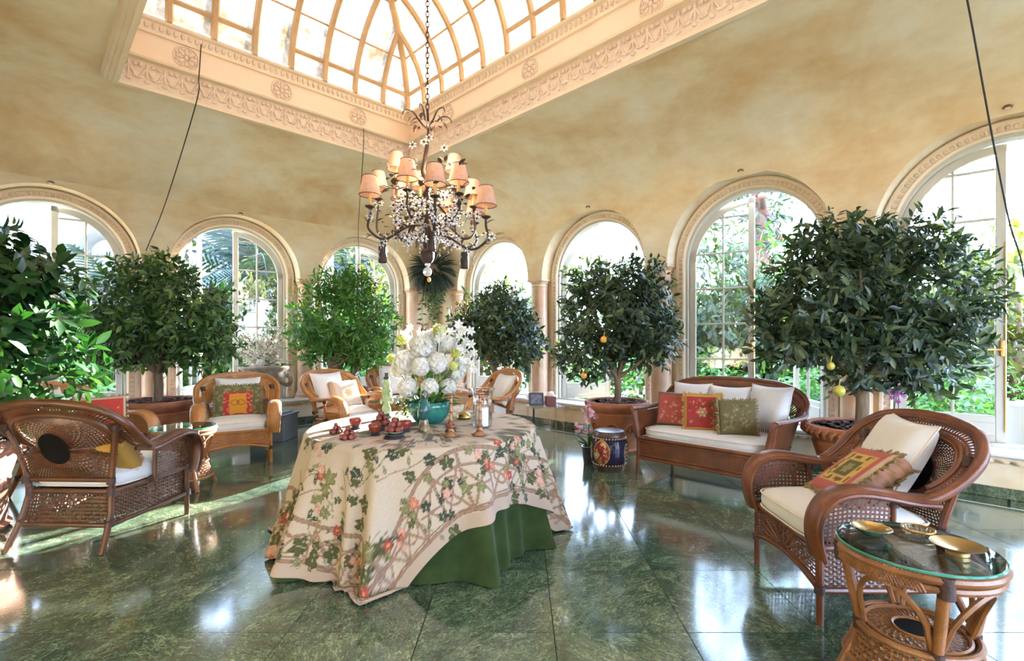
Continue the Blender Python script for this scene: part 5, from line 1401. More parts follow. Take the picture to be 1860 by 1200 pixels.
# parrot figurine
t = thing('parrot_figurine', 'tall teal glazed parrot on a mottled stump in front of the planter', 'figurine', (-.628, 3.215, TOP), .35)
bb = MB(); bb.lathe([(0, 0), (.040, 0), (.042, .010), (.034, .03), (.028, .06), (.024, .085), (0, .09)], 14, mod=lambda a, z: 1+.10*math.sin(3*a+z*60)); obj('stump', bb, ['birdfoot'], t)
sp = [((0, .0, .07), .022), ((0, -.004, .10), .033), ((0, -.006, .135), .038), ((0, -.002, .17), .034), ((0, .004, .20), .025), ((0, .004, .215), .0245), ((0, -.004, .238), .027), ((0, -.010, .255), .021), ((0, -.012, .266), .008)]
bb = MB(); bb.tube(smoothpath([p for p, r in sp], 4), list(np.interp(np.linspace(0, 8, 33), range(9), [r for p, r in sp])), 16); obj('body', bb, ['darkteal'], t)
bb = MB(); bb.tube([(0, -.030, .243), (0, -.047, .236), (0, -.048, .222), (0, -.043, .216)], [.012, .010, .006, .001], 8); obj('beak', bb, ['birdfoot'], t)
for s_ in (-1, 1):
    bb = MB(); bb.ell((s_*.031, .008, .135), (.010, .024, .062), 10, 8, 0, Matrix.Rotation(.25, 3, 'X')); obj('wing', bb, ['teal'], t)
    bb = MB(); bb.ell((s_*.021, -.020, .243), (.004, .005, .005), 8, 5); obj('eye', bb, ['brass'], t)
bb = MB(); bb.tube([(0, .022, .10), (.01, .045, .06), (.016, .060, .03)], [.022, .018, .007], 8, side=(1, 0, 0), asp=1.3); obj('tail', bb, ['darkteal'], t)
# tall green candlestick
t = thing('glazed_candlestick', 'tall mottled green candlestick of stacked bulbs behind the rear fruit pyramid', 'candlestick', (-1.015, 3.74, TOP))
bb = MB(); bb.lathe([(0, 0), (.040, 0), (.042, .012), (.030, .02), (.026, .035), (0, .035)], 20); obj('base', bb, ['standwood'], t)
bb = MB(); bb.lathe([(.020, .03), (.030, .05), (.032, .08), (.022, .11), (.016, .125), (.030, .15), (.040, .18), (.036, .215), (.020, .235), (.026, .25), (.034, .27), (.026, .292), (.012, .30)], 18, mod=lambda a, z: 1+.10*math.sin(3*a+z*40)); obj('stem', bb, ['jade'], t)
for k in range(6):
    a = k*1.05+.3; bb = MB(); bb.ell((.036*math.cos(a), .036*math.sin(a), .13+.025*(k % 3)), (.014, .010, .022), 8, 5, 0, Matrix.Rotation(a, 3, 'Z')); obj('leaf', bb, ['jade'], t)
bb = MB(); bb.lathe([(.012, .297), (.024, .303), (.022, .312), (.013, .318), (.014, .345), (0, .345)], 16); obj('socket', bb, ['standwood'], t)
# planter bowl and bouquet
t = thing('planter_bowl', 'teal glazed planter bowl holding the white bouquet on the round table', 'planter', (-.655, 3.56, TOP))
bb = MB(); bb.lathe([(0, 0), (.085, 0), (.092, .006), (.125, .04), (.152, .085), (.160, .125), (.152, .150), (.146, .155), (.142, .150), (.148, .125), (.13, .10), (0, .10)], 48, mod=lambda a, z: 1+.012*math.cos(24*a)); obj('bowl', bb, ['teal'], t)
bb = MB()
for k in range(40): a = 2*PI*k/40; bb.ell((.150*math.cos(a), .150*math.sin(a), .150), (.009, .009, .007), 7, 4)
obj('beaded_rim', bb, ['teal'], t)
# ---------------------------------------------------------------- leaves
def leaf_tpl(w=.36, curl=.05):
    v = np.array([(0, 0, 0), (0, .34, -.02), (0, .68, -.02-curl*.5), (0, 1, -.04-curl*1.6), (-w/2, .32, .035), (-w*.43, .66, .02-curl*.4), (w/2, .32, .035), (w*.43, .66, .02-curl*.4)])
    f = [(0, 1, 4), (1, 2, 5, 4), (2, 3, 5), (0, 6, 1), (1, 6, 7, 2), (2, 7, 3)]
    return v, f
def basis(dirs, ups):
    d = dirs/np.linalg.norm(dirs, axis=1)[:, None]; r = np.cross(d, ups); ln = np.linalg.norm(r, axis=1)[:, None]; r = r/np.maximum(ln, 1e-6); u = np.cross(r, d)
    return r, d, u
def leaves_mesh(name, pos, dirs, ups, sizes, tpl, mat):
    v, f = tpl; r, d, u = basis(dirs, ups); s = sizes[:, None, None]
    V = pos[:, None, :] + s*(v[None, :, 0:1]*r[:, None, :] + v[None, :, 1:2]*d[:, None, :] + v[None, :, 2:3]*u[:, None, :])
    k = len(v); n = len(pos)
    loops = np.concatenate([np.array(q) for q in f]); tot = np.array([len(q) for q in f]); nl = len(loops)
    me = bpy.data.meshes.new(name); me.vertices.add(n*k); me.vertices.foreach_set('co', V.reshape(-1).astype(np.float32))
    L = (loops[None, :] + (np.arange(n)*k)[:, None]).reshape(-1); me.loops.add(len(L)); me.loops.foreach_set('vertex_index', L.astype(np.int32))
    T = np.tile(tot, n); S = np.concatenate([[0], np.cumsum(T)[:-1]]); me.polygons.add(len(T)); me.polygons.foreach_set('loop_start', S.astype(np.int32)); me.polygons.foreach_set('loop_total', T.astype(np.int32))
    me.polygons.foreach_set('use_smooth', np.ones(len(T), dtype=bool)); me.materials.append(MAT[mat]); me.update(calc_edges=True); me.validate(); return me
def rnd_dirs(n, rs):
    v = rs.normal(size=(n, 3)); return v/np.linalg.norm(v, axis=1)[:, None]
def crown(rs, lobes, n, per, llen, twig, inner=.55, droop=.25, spread=.9, rag=.14):
    """leaf positions and directions: twigs of PER leaves standing out of the lobes' surfaces."""
    P_, D_, U_ = [], [], []
    vol = np.array([l[3]*l[4]*l[5] for l in lobes])**.67; vol /= vol.sum()
    for l, w in zip(lobes, vol):
        m = max(1, int(n*w/per)); dr = rnd_dirs(m, rs)
        rad = inner + (1-inner)*rs.rand(m)**.5
        lump = 1 + rag*np.sin(dr[:, 0]*7+l[0]*9) * np.cos(dr[:, 2]*6+1) + rag*.6*np.sin(dr[:, 1]*11+dr[:, 2]*9)
        c = np.array(l[:3]) + dr*np.array(l[3:6])*(rad*lump)[:, None]
        td = dr*np.array([1, 1, .8]) + rs.normal(size=(m, 3))*.45 + np.array([0, 0, .25]); td /= np.linalg.norm(td, axis=1)[:, None]
        for k in range(per):
            t = (k/per-.4)*twig; side = rs.normal(size=(m, 3)); side -= td*(side*td).sum(1)[:, None]; side /= np.linalg.norm(side, axis=1)[:, None]
            d = td*(.35+.5*k/per) + side*spread + np.array([0, 0, -droop])
            P_.append(c + td*t); D_.append(d/np.linalg.norm(d, axis=1)[:, None]); U_.append(td + np.array([0, 0, .5]))
    return np.vstack(P_), np.vstack(D_), np.vstack(U_)
def pot_profile(r, h, base=.62):
    return [(0, 0), (r*base, 0), (r*base*1.06, .03), (r*base*.98, .05), (r*base*1.0, h*.22), (r*.76, h*.50), (r*.84, h*.70), (r*.86, h*.76), (r*.84, h*.78), (r*.90, h*.82), (r*1.0, h*.90), (r*1.02, h*.94), (r*1.0, h*.985), (r*.95, h), (r*.90, h*.99), (r*.88, h*.95), (0, h*.95)]
def pot(t, r, h, mat, rope=False, swag=True, base=.62):
    b = MB(); b.lathe(pot_profile(r, h, base), 48); p = obj('pot', b, [mat], t)
    if rope:
        b = MB()
        for k in range(44):
            a = 2*PI*k/44; b.tube([((r*.93)*math.cos(a), (r*.93)*math.sin(a), h*.84), ((r*1.03)*math.cos(a+.07), (r*1.03)*math.sin(a+.07), h*.90), ((r*1.02)*math.cos(a+.14), (r*1.02)*math.sin(a+.14), h*.965)], r*.035, 5)
        obj('rope_rim', b, [mat], p)
    if swag:
        b = MB()
        for k in range(8):
            a0 = 2*PI*k/8; pts = []
            for i in range(11):
                a = a0 + 2*PI/8*i/10; z = h*(.40 + .19*math.sin(PI*i/10)); rr = np.interp(z, [h*.22, h*.5, h*.7], [r*base, r*.76, r*.84]) + .004
                pts.append((rr*math.cos(a), rr*math.sin(a), z))
            b.tube(pts, .013, 6)
            a = a0 + PI/8; z = h*.47; rr = np.interp(z, [h*.22, h*.5, h*.7], [r*base, r*.76, r*.84])
            for q in range(5):
                an = PI*q/4; b.ell((rr*math.cos(a+.10*math.cos(an)), rr*math.sin(a+.10*math.cos(an)), z+.03*math.sin(an)), (.022, .022, .022), 6, 4)
        obj('relief', b, [mat], p)
    b = MB(); rs = random.Random(5); b.lathe([(0, h*.955), (r*.885, h*.955)], 40)
    for _ in range(150):
        a, q = rs.uniform(0, 6.28), r*.85*math.sqrt(rs.random()); b.box((q*math.cos(a), q*math.sin(a), h*.965), (.035, .022, .012), rot=Matrix.Rotation(rs.uniform(0, 3), 3, 'Z') @ Matrix.Rotation(rs.uniform(-.5, .5), 3, 'X'))
    obj('mulch', b, ['soil'], t, False)
def potted_tree(label, x, y, r, h, potmat, lobes, n, llen, lw, mat, seed, front, trunk=.05, fork=.95, multi=1, fruits=(), rope=False, swag=True, droop=.25, base=.62, twig=.2, inner=.55, spread=.9, drag=.14):
    t = thing('potted_tree', label, 'tree', (x, y, 0))
    pot(t, r, h, potmat, rope, swag, base)
    rs = np.random.RandomState(seed); lob = [(a, b, c, d, e, f) for a, b, c, d, e, f in lobes]
    pos, d, u = crown(rs, lob, n, 8, llen, twig, inner, droop, spread, drag)
    sz = llen*(.70 + .6*rs.rand(len(pos))); sz *= np.where(rs.rand(len(pos)) < .15, .6, 1)
    tocam = np.array([-x, -y, .15]); tocam /= np.linalg.norm(tocam)
    ctr = np.array(lob[0][:3]); cen = pos + d*sz[:, None]*.5
    score = (cen - ctr) @ tocam + rs.rand(len(pos))*.10
    idx = np.argsort(-score)[:front]; mask = np.ones(len(pos), bool); mask[idx] = False
    tpl = leaf_tpl(lw)
    ob('foliage', leaves_mesh('foliage', pos[mask], d[mask], u[mask], sz[mask], tpl, mat), t, kind='stuff')
    one = leaves_mesh('leaf', np.zeros((1, 3)), np.array([[0, 1., 0]]), np.array([[0, 0, 1.]]), np.ones(1), tpl, mat)
    R_, D_, U_ = basis(d[idx], u[idx])
    for k, i in enumerate(idx):
        o = bpy.data.objects.new('leaf', one); s_ = sz[i]
        o.matrix_world = Matrix(((R_[k, 0]*s_, D_[k, 0]*s_, U_[k, 0]*s_, pos[i, 0]), (R_[k, 1]*s_, D_[k, 1]*s_, U_[k, 1]*s_, pos[i, 1]), (R_[k, 2]*s_, D_[k, 2]*s_, U_[k, 2]*s_, pos[i, 2]), (0, 0, 0, 1)))
        COL.objects.link(o); o.parent = t
    b = MB(); rr = random.Random(seed)
    for m_ in range(multi):
        ox = .0 if multi == 1 else .10*math.cos(m_*2.1); oy = 0 if multi == 1 else .10*math.sin(m_*2.1)
        fk = Vector((ox*2.2, oy*2.2, fork)); b.tube(smoothpath([(ox*.5, oy*.5, h*.93), (ox+.012, oy, (h+fork)/2), fk], 4), trunk/(1 if multi == 1 else 1.25), 10)
        for k in range(9 if multi == 1 else 5):
            l = lob[k % len(lob)]; an = 2*PI*k/(9 if multi == 1 else 5) + rr.uniform(-.3, .3) + m_
            e = Vector((l[0]+l[3]*.75*math.cos(an), l[1]+l[4]*.75*math.sin(an), l[2]+l[5]*rr.uniform(-.3, .75)))
            mid = fk.lerp(e, .5) + Vector((0, 0, -.04)); b.tube(smoothpath([fk, mid, e], 3), [trunk*.55, trunk*.48, trunk*.42, trunk*.36, trunk*.3, trunk*.24, trunk*.16], 6)
    obj('trunk', b, ['bark'], t)
    for fx, fy, fz_, fr, fm in fruits:
        b = MB(); b.ell((fx, fy, fz_), (fr, fr, fr*1.06), 14, 9); b.tube([(fx, fy, fz_+fr), (fx+.01, fy, fz_+fr+.05)], .004, 5); obj('citrus', b, [fm], t)
    return t
potted_tree('broad-leaved tree in a pink weathered pot cut by the left edge of the picture', -3.93, 3.30, .46, .64, 'terracotta_pale', [(-.05, .0, 1.48, .74, .60, .56), (.38, .05, 1.10, .46, .45, .40), (.10, 0, 1.84, .46, .42, .32), (.48, 0, 1.60, .34, .4, .34)], 4400, .125, .40, 'leaf_gloss', 1, 300, .05, .95, fruits=((.50, -.30, .83, .045, 'citrus_fruit'),), rope=True, twig=.24, base=.76)
potted_tree('potted citrus tree between the left windows behind the half hidden armchair', -4.33, 5.88, .45, .62, 'terracotta', [(.02, -.05, 1.62, .84, .60, .54), (-.05, 0, 2.02, .40, .38, .32), (.45, 0, 1.36, .45, .4, .40), (-.5, 0, 1.38, .42, .4, .38)], 8000, .098, .34, 'leaf_citrus', 2, 240, .05, .92)
potted_tree('bright green potted tree with several stems left of the bouquet', -2.72, 7.53, .40, .60, 'terracotta', [(.0, 0, 1.66, .78, .60, .56), (.0, 0, 2.10, .46, .42, .30), (.35, 0, 1.26, .42, .4, .38), (-.30, 0, 1.33, .44, .4, .34)], 7500, .105, .24, 'leaf_bright', 3, 180, .055, .9, 3)
potted_tree('small dark potted citrus tree right behind the bouquet', -.39, 7.35, .38, .60, 'terracotta', [(.0, 0, 1.58, .60, .50, .46), (.1, 0, 1.88, .34, .3, .24), (.32, 0, 1.32, .42, .38, .38), (-.28, 0, 1.42, .34, .34, .36)], 6200, .095, .34, 'leaf_dark', 4, 150, .04, .92)
potted_tree('potted orange tree behind the barrel stool with a few ripe oranges', 1.17, 5.95, .385, .60, 'terracotta', [(-.02, 0, 1.62, .62, .52, .46), (-.30, 0, 1.98, .30, .30, .32), (.25, 0, 2.00, .32, .30, .32), (.34, 0, 1.38, .38, .38, .40), (-.34, 0, 1.20, .36, .34, .36)], 8500, .095, .33, 'leaf_dark', 5, 240, .042, .86, fruits=((-.24, -.46, 1.33, .036, 'citrus_fruit'), (-.44, -.30, .92, .036, 'citrus_fruit')))
potted_tree('broad two-lobed potted citrus tree between settee and foreground armchair', 2.92, 4.22, .43, .60, 'terracotta', [(-.36, -.05, 1.66, .50, .48, .46), (.42, -.05, 1.72, .54, .48, .48), (-.26, 0, 2.10, .32, .32, .26), (.34, 0, 2.14, .34, .34, .22), (.0, -.05, 1.32, .62, .48, .40), (-.52, 0, 1.50, .36, .38, .36), (.50, 0, 1.26, .40, .40, .36)], 11500, .098, .31, 'leaf_dark', 6, 300, .05, .98, fruits=((-.46, -.42, .93, .042, 'green_fruit'), (-.50, -.38, 1.12, .03, 'green_fruit')), rope=True, swag=False)

# ---------------------------------------------------------------- blooms and small plants
def star_bloom(b, c, d, r, n=5, mi=0, wid=.36, rs=RND):
    d = Vector(d).normalized(); a = d.orthogonal().normalized(); e = d.cross(a); c = Vector(c); o = rs.uniform(0, 6)
    for k in range(n):
        an = o + 2*PI*k/n; q = a*math.cos(an) + e*math.sin(an); s_ = d.cross(q)
        p = [c, c + q*r*.55 + s_*r*wid + d*r*.18, c + q*r + d*r*.10, c + q*r*.55 - s_*r*wid + d*r*.18]
        b.add(p, [(0, 1, 2, 3)], mi)
def hydrangea(name, parent, c, r, mat, seed=1, n=64):
    b = MB(); rr = random.Random(seed)
    for k in range(n):
        z = 1-2*(k+.5)/n; ph = k*2.39996; q = Vector((math.sqrt(1-z*z)*math.cos(ph), math.sqrt(1-z*z)*math.sin(ph), z))
        star_bloom(b, Vector(c) + q*r*rr.uniform(.84, 1.0), q, r*.30, 4, 0, .5, rr)
    b.ell(c, (r*.86,)*3, 10, 6); return obj(name, b, [mat], parent, False)
t = thing('bouquet', 'white hydrangea and lily bouquet rising from the teal planter bowl', 'flowers', (-.655, 3.56, TOP+.10))
bb = MB(); hyd = [(-.135, -.10, .155, .072), (.022, -.12, .165, .064), (.14, -.05, .16, .060), (-.16, -.04, .33, .095), (-.05, -.06, .44, .085), (.07, -.08, .33, .075), (-.04, -.12, .31, .07), (.02, .06, .50, .08), (.19, .02, .27, .07), (-.23, .05, .28, .07), (.12, .06, .46, .07)]
for k, (x, y, z, r) in enumerate(hyd):
    bb.tube(smoothpath([(x*.25, y*.25, -.02), (x*.6, y*.6, z*.55), (x, y, z)], 3), .004, 5); hydrangea('hydrangea', t, (x, y, z), r, 'petal_white', k)
for k, (x, y, z, r) in enumerate([(.20, -.06, .40, .040), (.185, -.08, .31, .036), (-.20, 0, .50, .040), (.07, 0, .56, .05), (-.27, -.02, .36, .035)]):
    bb.tube([(x*.25, y*.25, -.02), (x*.6, y*.6, z*.5), (x, y, z)], .004, 5); hydrangea('lime_bloom', t, (x, y, z), r, 'petal_green', k+40, 40)
obj('stems', bb, ['leaf_citrus'], t)
rr = random.Random(8)
for k in range(56):
    if k < 26: c = Vector((.255+rr.uniform(-.07, .07), rr.uniform(-.08, .05), .36+rr.uniform(-.13, .14)))
    elif k < 40: c = Vector((.0+rr.uniform(-.10, .12), rr.uniform(-.13, 0), .42+rr.uniform(-.08, .12)))
    else: c = Vector((rr.uniform(-.26, .30), rr.uniform(-.05, .05), .52+rr.uniform(-.04, .09)))
    b = MB(); star_bloom(b, c, (c.x*2, -1, rr.uniform(-.2, .6)), rr.uniform(.030, .042), 6, 0, .26, rr); b.tube([c, (c.x*.7, .0, c.z-.16)], .002, 4); obj('lily', b, ['petal_white'], t, False)
b = MB(); b.tube(smoothpath([(-.02, .02, .2), (-.03, .0, .5), (-.05, -.01, .60), (-.09, -.01, .615)], 4), .006, 6); b.tube([(-.04, 0, .55), (.0, .0, .60)], .005, 5)
for c in ((-.03, -.02, .52), (-.045, -.02, .56), (-.02, -.02, .54)): b.ell(c, (.016, .016, .026), 7, 5)
obj('magnolia_twig', b, ['barkred'], t)
rs = np.random.RandomState(4); dd = rnd_dirs(150, rs); dd[:, 2] = np.abs(dd[:, 2])*.8; pp = dd*np.array([.17, .13, .34])*rs.rand(150, 1)**.4 + np.array([0, 0, .02])
ob('foliage', leaves_mesh('foliage', pp, dd + rs.normal(size=dd.shape)*.35, np.tile([[0, 0, 1.]], (150, 1)), .07+.05*rs.rand(150), leaf_tpl(.30), 'leaf_bright'), t, kind='stuff')
# yellow green trailing sprig on the left of the bowl
pp = np.array([-.19, -.02, .02]) + rs.normal(size=(70, 3))*np.array([.035, .03, .05]); dd = rnd_dirs(70, rs)
ob('sprig', leaves_mesh('sprig', pp, dd, np.tile([[0, 0, 1.]], (70, 1)), .03+.03*rs.rand(70), leaf_tpl(.4), 'leaf_yellow'), t, kind='stuff')

# stone urn with white flower sprays on the left ledge
t = thing('stone_urn', 'weathered stone urn on the left window ledge filled with pale flower sprays', 'urn', (-3.90, 7.52, .383))
b = MB(); b.box((0, 0, .03), (.30, .30, .06), ch=.008); b.lathe([(.13, .06), (.10, .09), (.075, .14), (.09, .17), (.17, .21), (.25, .29), (.285, .38), (.275, .44), (.29, .47), (.335, .50), (.345, .53), (.33, .555), (.29, .56), (.27, .52), (0, .51)], 36, mod=lambda a, z: 1+(.03*math.cos(16*a) if .2 < z < .4 else 0)); obj('bowl', b, ['stone'], t)
for s_ in (-1, 1):
    b = MB(); b.tube(smoothpath([(s_*.25, 0, .30), (s_*.34, 0, .26), (s_*.40, 0, .31), (s_*.38, 0, .38), (s_*.33, 0, .40)], 4), .03, 8); obj('handle', b, ['stone'], t)
b = MB(); rr = random.Random(3); tips = []
for k in range(26):
    a = rr.uniform(0, 6.28); el = rr.uniform(.25, 1.4); L = rr.uniform(.30, .62); e = Vector((math.cos(a)*math.cos(el)*L*1.25, math.sin(a)*math.cos(el)*L*.5, .52+math.sin(el)*L*1.0))
    b.tube(smoothpath([(0, 0, .5), Vector((e.x*.4, e.y*.4, .52+(e.z-.52)*.6)), e], 3), .006, 5); tips.append(e)
obj('branches', b, ['bark'], t)
for e in tips:
    b = MB()
    for q in range(30):
        f = rr.uniform(.4, 1.05); c = Vector((0, 0, .52)).lerp(e, f) + Vector((rr.gauss(0, .035), rr.gauss(0, .03), rr.gauss(0, .035))); star_bloom(b, c, (rr.gauss(0, 1), -1, rr.gauss(0, 1)), rr.uniform(.016, .028), 5, 0, .4, rr)
    obj('blossom_spray', b, ['petal_cream'], t, False, kind='stuff')
for c, r in (((.05, -.22, .60), .065), ((-.05, -.25, .55), .05), ((.02, -.27, .50), .045)): hydrangea('white_bloom', t, c, r, 'petal_white', 9)
dd = rnd_dirs(60, rs); dd[:, 2] = .15; ob('foliage', leaves_mesh('foliage', dd*np.array([.22, .2, 0])+np.array([0, 0, .54]), dd, np.tile([[0, 0, 1.]], (60, 1)), .14+.10*rs.rand(60), leaf_tpl(.25), 'leaf_citrus'), t, kind='stuff')

# slate box, acrylic table with frame and red box
t = thing('slate_box', 'slate blue plinth box on the floor right of the sunlit armchair', 'box', (-3.29, 6.60, 0))
b = MB(); b.box((0, 0, .16), (.43, .43, .32), ch=.006); obj('body', b, ['slate'], t); b = MB(); b.box((0, 0, .335), (.46, .46, .03), ch=.006); b.box((0, 0, .36), (.34, .34, .022), ch=.005); obj('top', b, ['slate'], t)
t = thing('acrylic_table', 'clear acrylic side table under the right ledge near the bouquet', 'table', (.33, 6.55, 0), .25)
b = MB(); b.box((0, 0, .45), (.44, .34, .018), ch=.003); obj('top', b, ['clearglass'], t, False)
for k, (sx, sy) in enumerate(((-1, -1), (1, -1), (1, 1), (-1, 1))): b = MB(); b.box((sx*.20, sy*.15, .22), (.022, .022, .44), ch=.003); obj('leg', b, ['frameblack' if k == 0 else 'clearglass'], t, False)
t = thing('picture_frame', 'dark framed picture leaning on the acrylic table', 'frame', (.215, 6.50, .460), .15); t.rotation_euler = (-.25, 0, .15)
b = MB(); b.box((0, 0, .085), (.20, .018, .17), ch=.004); obj('frame', b, ['frameblack'], t); b = MB(); b.box((0, -.010, .085), (.15, .004, .12)); obj('print', b, ['picture'], t, False)
t = thing('tissue_box', 'oxblood cube box with white tissue on the acrylic table', 'box', (.395, 6.50, .460), .2)
b = MB(); b.box((0, 0, .065), (.13, .13, .13), ch=.006); obj('body', b, ['redbox'], t); b = MB(); b.ell((0, 0, .135), (.055, .055, .055), 12, 6); obj('tissue', b, ['linen'], t)

# barrel garden stool
t = thing('garden_stool', 'dark blue porcelain barrel stool with red and gold medallions by the settee', 'stool', (.915, 5.06, 0), .0)
pr = [(0, 0), (.148, 0), (.152, .012), (.155, .05), (.162, .058), (.185, .12), (.193, .20), (.185, .28), (.165, .338), (.158, .345), (.152, .385), (.145, .398), (0, .402)]
ns_, nz_ = 180, 90; zs = np.linspace(.058, .345, nz_+1); rr_ = np.interp(zs, [.058, .09, .12, .16, .20, .24, .28, .31, .345], [.162, .176, .185, .1915, .193, .1915, .185, .176, .160])
vs, cols = [], []; rs = np.random.RandomState(2)
MED = [(rs.uniform(-.75, .75), rs.uniform(-.75, .75), rs.uniform(.10, .26), [(.52, .34, .13), (.60, .45, .22), (.38, .16, .07), (.09, .03, .03)][k % 4]) for k in range(26)]
for i in range(nz_+1):
    for j in range(ns_):
        a = 2*PI*j/ns_; vs.append((rr_[i]*math.cos(a), rr_[i]*math.sin(a), zs[i])); c = (.020, .017, .035)
        for a0, wx, hz, big in ((-PI/2-.62, .48, .125, 1), (-PI/2+.95, .26, .085, 0), (PI/2, .5, .125, 1), (PI/2+1.6, .26, .085, 0)):
            da = (a-a0+PI) % (2*PI) - PI; e = math.hypot(da/wx, (zs[i]-.20)/hz)
            if e < 1:
                if e > .90: c = (.42, .27, .10)
                elif big:
                    c = (.25, .028, .026)
                    for bx, by, br, bc in MED:
                        if math.hypot(da/wx-bx, (zs[i]-.20)/hz-by) < br*(.75+.25*math.cos(5*math.atan2((zs[i]-.20)/hz-by, da/wx-bx))): c = bc
                else:
                    c = (.03, .02, .035); 
                    if math.sin(e*16) > .1: c = (.33, .20, .09)
        if (i < 5 or i > nz_-5) : c = (.24, .15, .08) if (j//3) % 2 else (.06, .03, .04)
        cols.append(c)
fs = [(i*ns_+j, i*ns_+(j+1) % ns_, (i+1)*ns_+(j+1) % ns_, (i+1)*ns_+j) for i in range(nz_) for j in range(ns_)]
me = bpy.data.meshes.new('barrel'); me.from_pydata(vs, [], fs); me.materials.append(MAT['glazeprint']); paint(me, np.array(cols)); smooth(me); ob('barrel', me, t)
MAT['stoolband'] = mottled('bronze brown glaze', (0.022, 0.014, 0.018), (0.10, 0.06, 0.035), 45, 0.3)
b = MB(); b.lathe([(0, 0), (.148, 0), (.154, .010), (.157, .05), (.163, .059)], 48); obj('foot_band', b, ['stoolband'], t)
b = MB(); b.lathe([(.161, .344), (.166, .352), (.158, .388), (.148, .400), (.11, .403), (0, .402)], 48, cap=False); obj('seat', b, ['stoolband'], t)
b = MB()
for z, r in ((.072, .170), (.332, .168)):
    for k in range(36): a = 2*PI*k/36; b.ell((r*math.cos(a), r*math.sin(a), z), (.007, .007, .007), 6, 4)
obj('stud_row', b, ['brass'], t, kind='stuff')

# orchids
def orchid(label, x, y, z, pr_, ph, pm, mat, sprays, nfl, seed, leafl=.24):
    t = thing('potted_orchid', label, 'plant', (x, y, z)); b = MB()
    b.lathe([(0, 0), (pr_*.75, 0), (pr_, ph*.9), (pr_*1.08, ph), (pr_*.95, ph), (pr_*.9, ph*.9), (0, ph*.9)], 24); obj('pot', b, [pm], t)
    rs = np.random.RandomState(seed); rr = random.Random(seed)
    for k in range(7):
        a = 2*PI*k/7+.3; dv = np.array([[math.cos(a)*.7, math.sin(a)*.5, .9 if k % 2 else .45]])
        ob('leaf', leaves_mesh('leaf', np.array([[0, 0, ph*.9]]), dv, np.array([[0, 0, 1.]]), np.array([leafl*rr.uniform(.8, 1.2)]), leaf_tpl(.20, .12), 'leaf_citrus'), t)
    b = MB()
    for e in sprays:
        pts = smoothpath([(0, 0, ph*.9), (e[0]*.2, e[1]*.2, ph+(e[2]-ph)*.7), e], 5); b.tube(pts, .004, 5)
        for q in range(nfl):
            c = Vector(pts[int(len(pts)*rr.uniform(.45, .99))]) + Vector((rr.gauss(0, .03), rr.gauss(0, .03), rr.gauss(0, .03))); fb = MB(); star_bloom(fb, c, (rr.gauss(0, .5), -1, rr.gauss(0, .4)), rr.uniform(.024, .034), 5, 0, .34, rr); fb.ell(c, (.007, .007, .007), 6, 4); obj('bloom', fb, [mat], t, False)
    obj('spike', b, ['leaf_citrus'], t)
orchid('potted pink orchid in a dark pot on the floor left of the barrel stool', .735, 5.28, 0, .075, .19, 'standwood', 'petal_pink', [(-.16, -.05, .40), (-.02, -.05, .62), (.05, 0, .55)], 9, 3)
orchid('magenta orchid in a small pot on the right ledge behind the two-lobed tree', 3.50, 4.62, .384, .07, .12, 'standwood', 'petal_magenta', [(-.05, -.10, .50), (.06, -.08, .52)], 8, 4, .2)

# hanging fern in the corner
t = thing('hanging_fern', 'staghorn fern hanging in the corner between the two window walls', 'plant', tuple(P(.34, .34, 2.62)))
b = MB(); b.ell((0, 0, .05), (.16, .16, .16), 14, 8); b.tube([(0, 0, .2), (0, .12, .45)], .008, 6); obj('moss_ball', b, ['bark'], t)
rs = np.random.RandomState(12); dd = rnd_dirs(190, rs); dd[:, 1] = -np.abs(dd[:, 1])*.6; dd[:, 2] -= .35
ob('fronds', leaves_mesh('fronds', dd*.13+np.array([0, 0, .05]), dd, np.tile([[0, -1., .4]], (190, 1)), .22+.18*rs.rand(190), leaf_tpl(.10, .35), 'leaf_blue'), t, kind='stuff')
b = MB(); rr = random.Random(2); lp, ld = [], []
for k in range(16):
    x0, y0 = rr.uniform(-.22, .2), rr.uniform(-.1, .05); L = rr.uniform(.5, 1.0); pts = smoothpath([(x0*.5, y0, 0), (x0, y0, -L*.5), (x0+rr.uniform(-.06, .06), y0, -L)], 5); b.tube(pts, .004, 4)
    for p in pts[2:]:
        for q in range(2): lp.append(tuple(p)); ld.append((rr.gauss(0, 1), rr.gauss(0, .6), rr.uniform(-1, 0)))
obj('trailing_stems', b, ['bark'], t)
ob('trailing_leaves', leaves_mesh('trailing_leaves', np.array(lp), np.array(ld), np.tile([[0, -1., .4]], (len(lp), 1)), .07+.05*rs.rand(len(lp)), leaf_tpl(.3), 'leaf_citrus'), t, kind='stuff')
# ---------------------------------------------------------------- chandelier over the table
CHX, CHY = -.65, 3.45
t = thing('chandelier', 'bronze chandelier with pink shades and crystal flowers above the round table', 'chandelier', (CHX, CHY, 0))
lb = MB()
for q in range(2):
    lb.tube([(.011*math.cos(a), 0, .024*math.sin(a)) if q == 0 else (0, .011*math.cos(a), .024*math.sin(a)) for a in np.linspace(0, 2*PI, 12, False)], .0035, 5, True, mi=0)
    if q == 0: l0 = mesh('chain_link', lb, ['iron']); lb = MB()
l1 = mesh('chain_link', lb, ['iron'])
z = 2.955; k = 0
while z < 5.64: ob('chain_link', (l0, l1)[k % 2], t, loc=(0, 0, z)); z += .036; k += 1
b = MB(); b.tube(smoothpath([(0, 0, 2.94), (.006, 0, 2.80), (-.004, 0, 2.68), (-.020, 0, 2.58), (-.03, 0, 2.50), (0, 0, 2.42), (.01, 0, 2.2), (0, 0, 2.0), (0, 0, 1.93)], 4), [.008]*8+[.014]*8+[.018]*8+[.022]*9, 10); obj('stem', b, ['iron'], t)
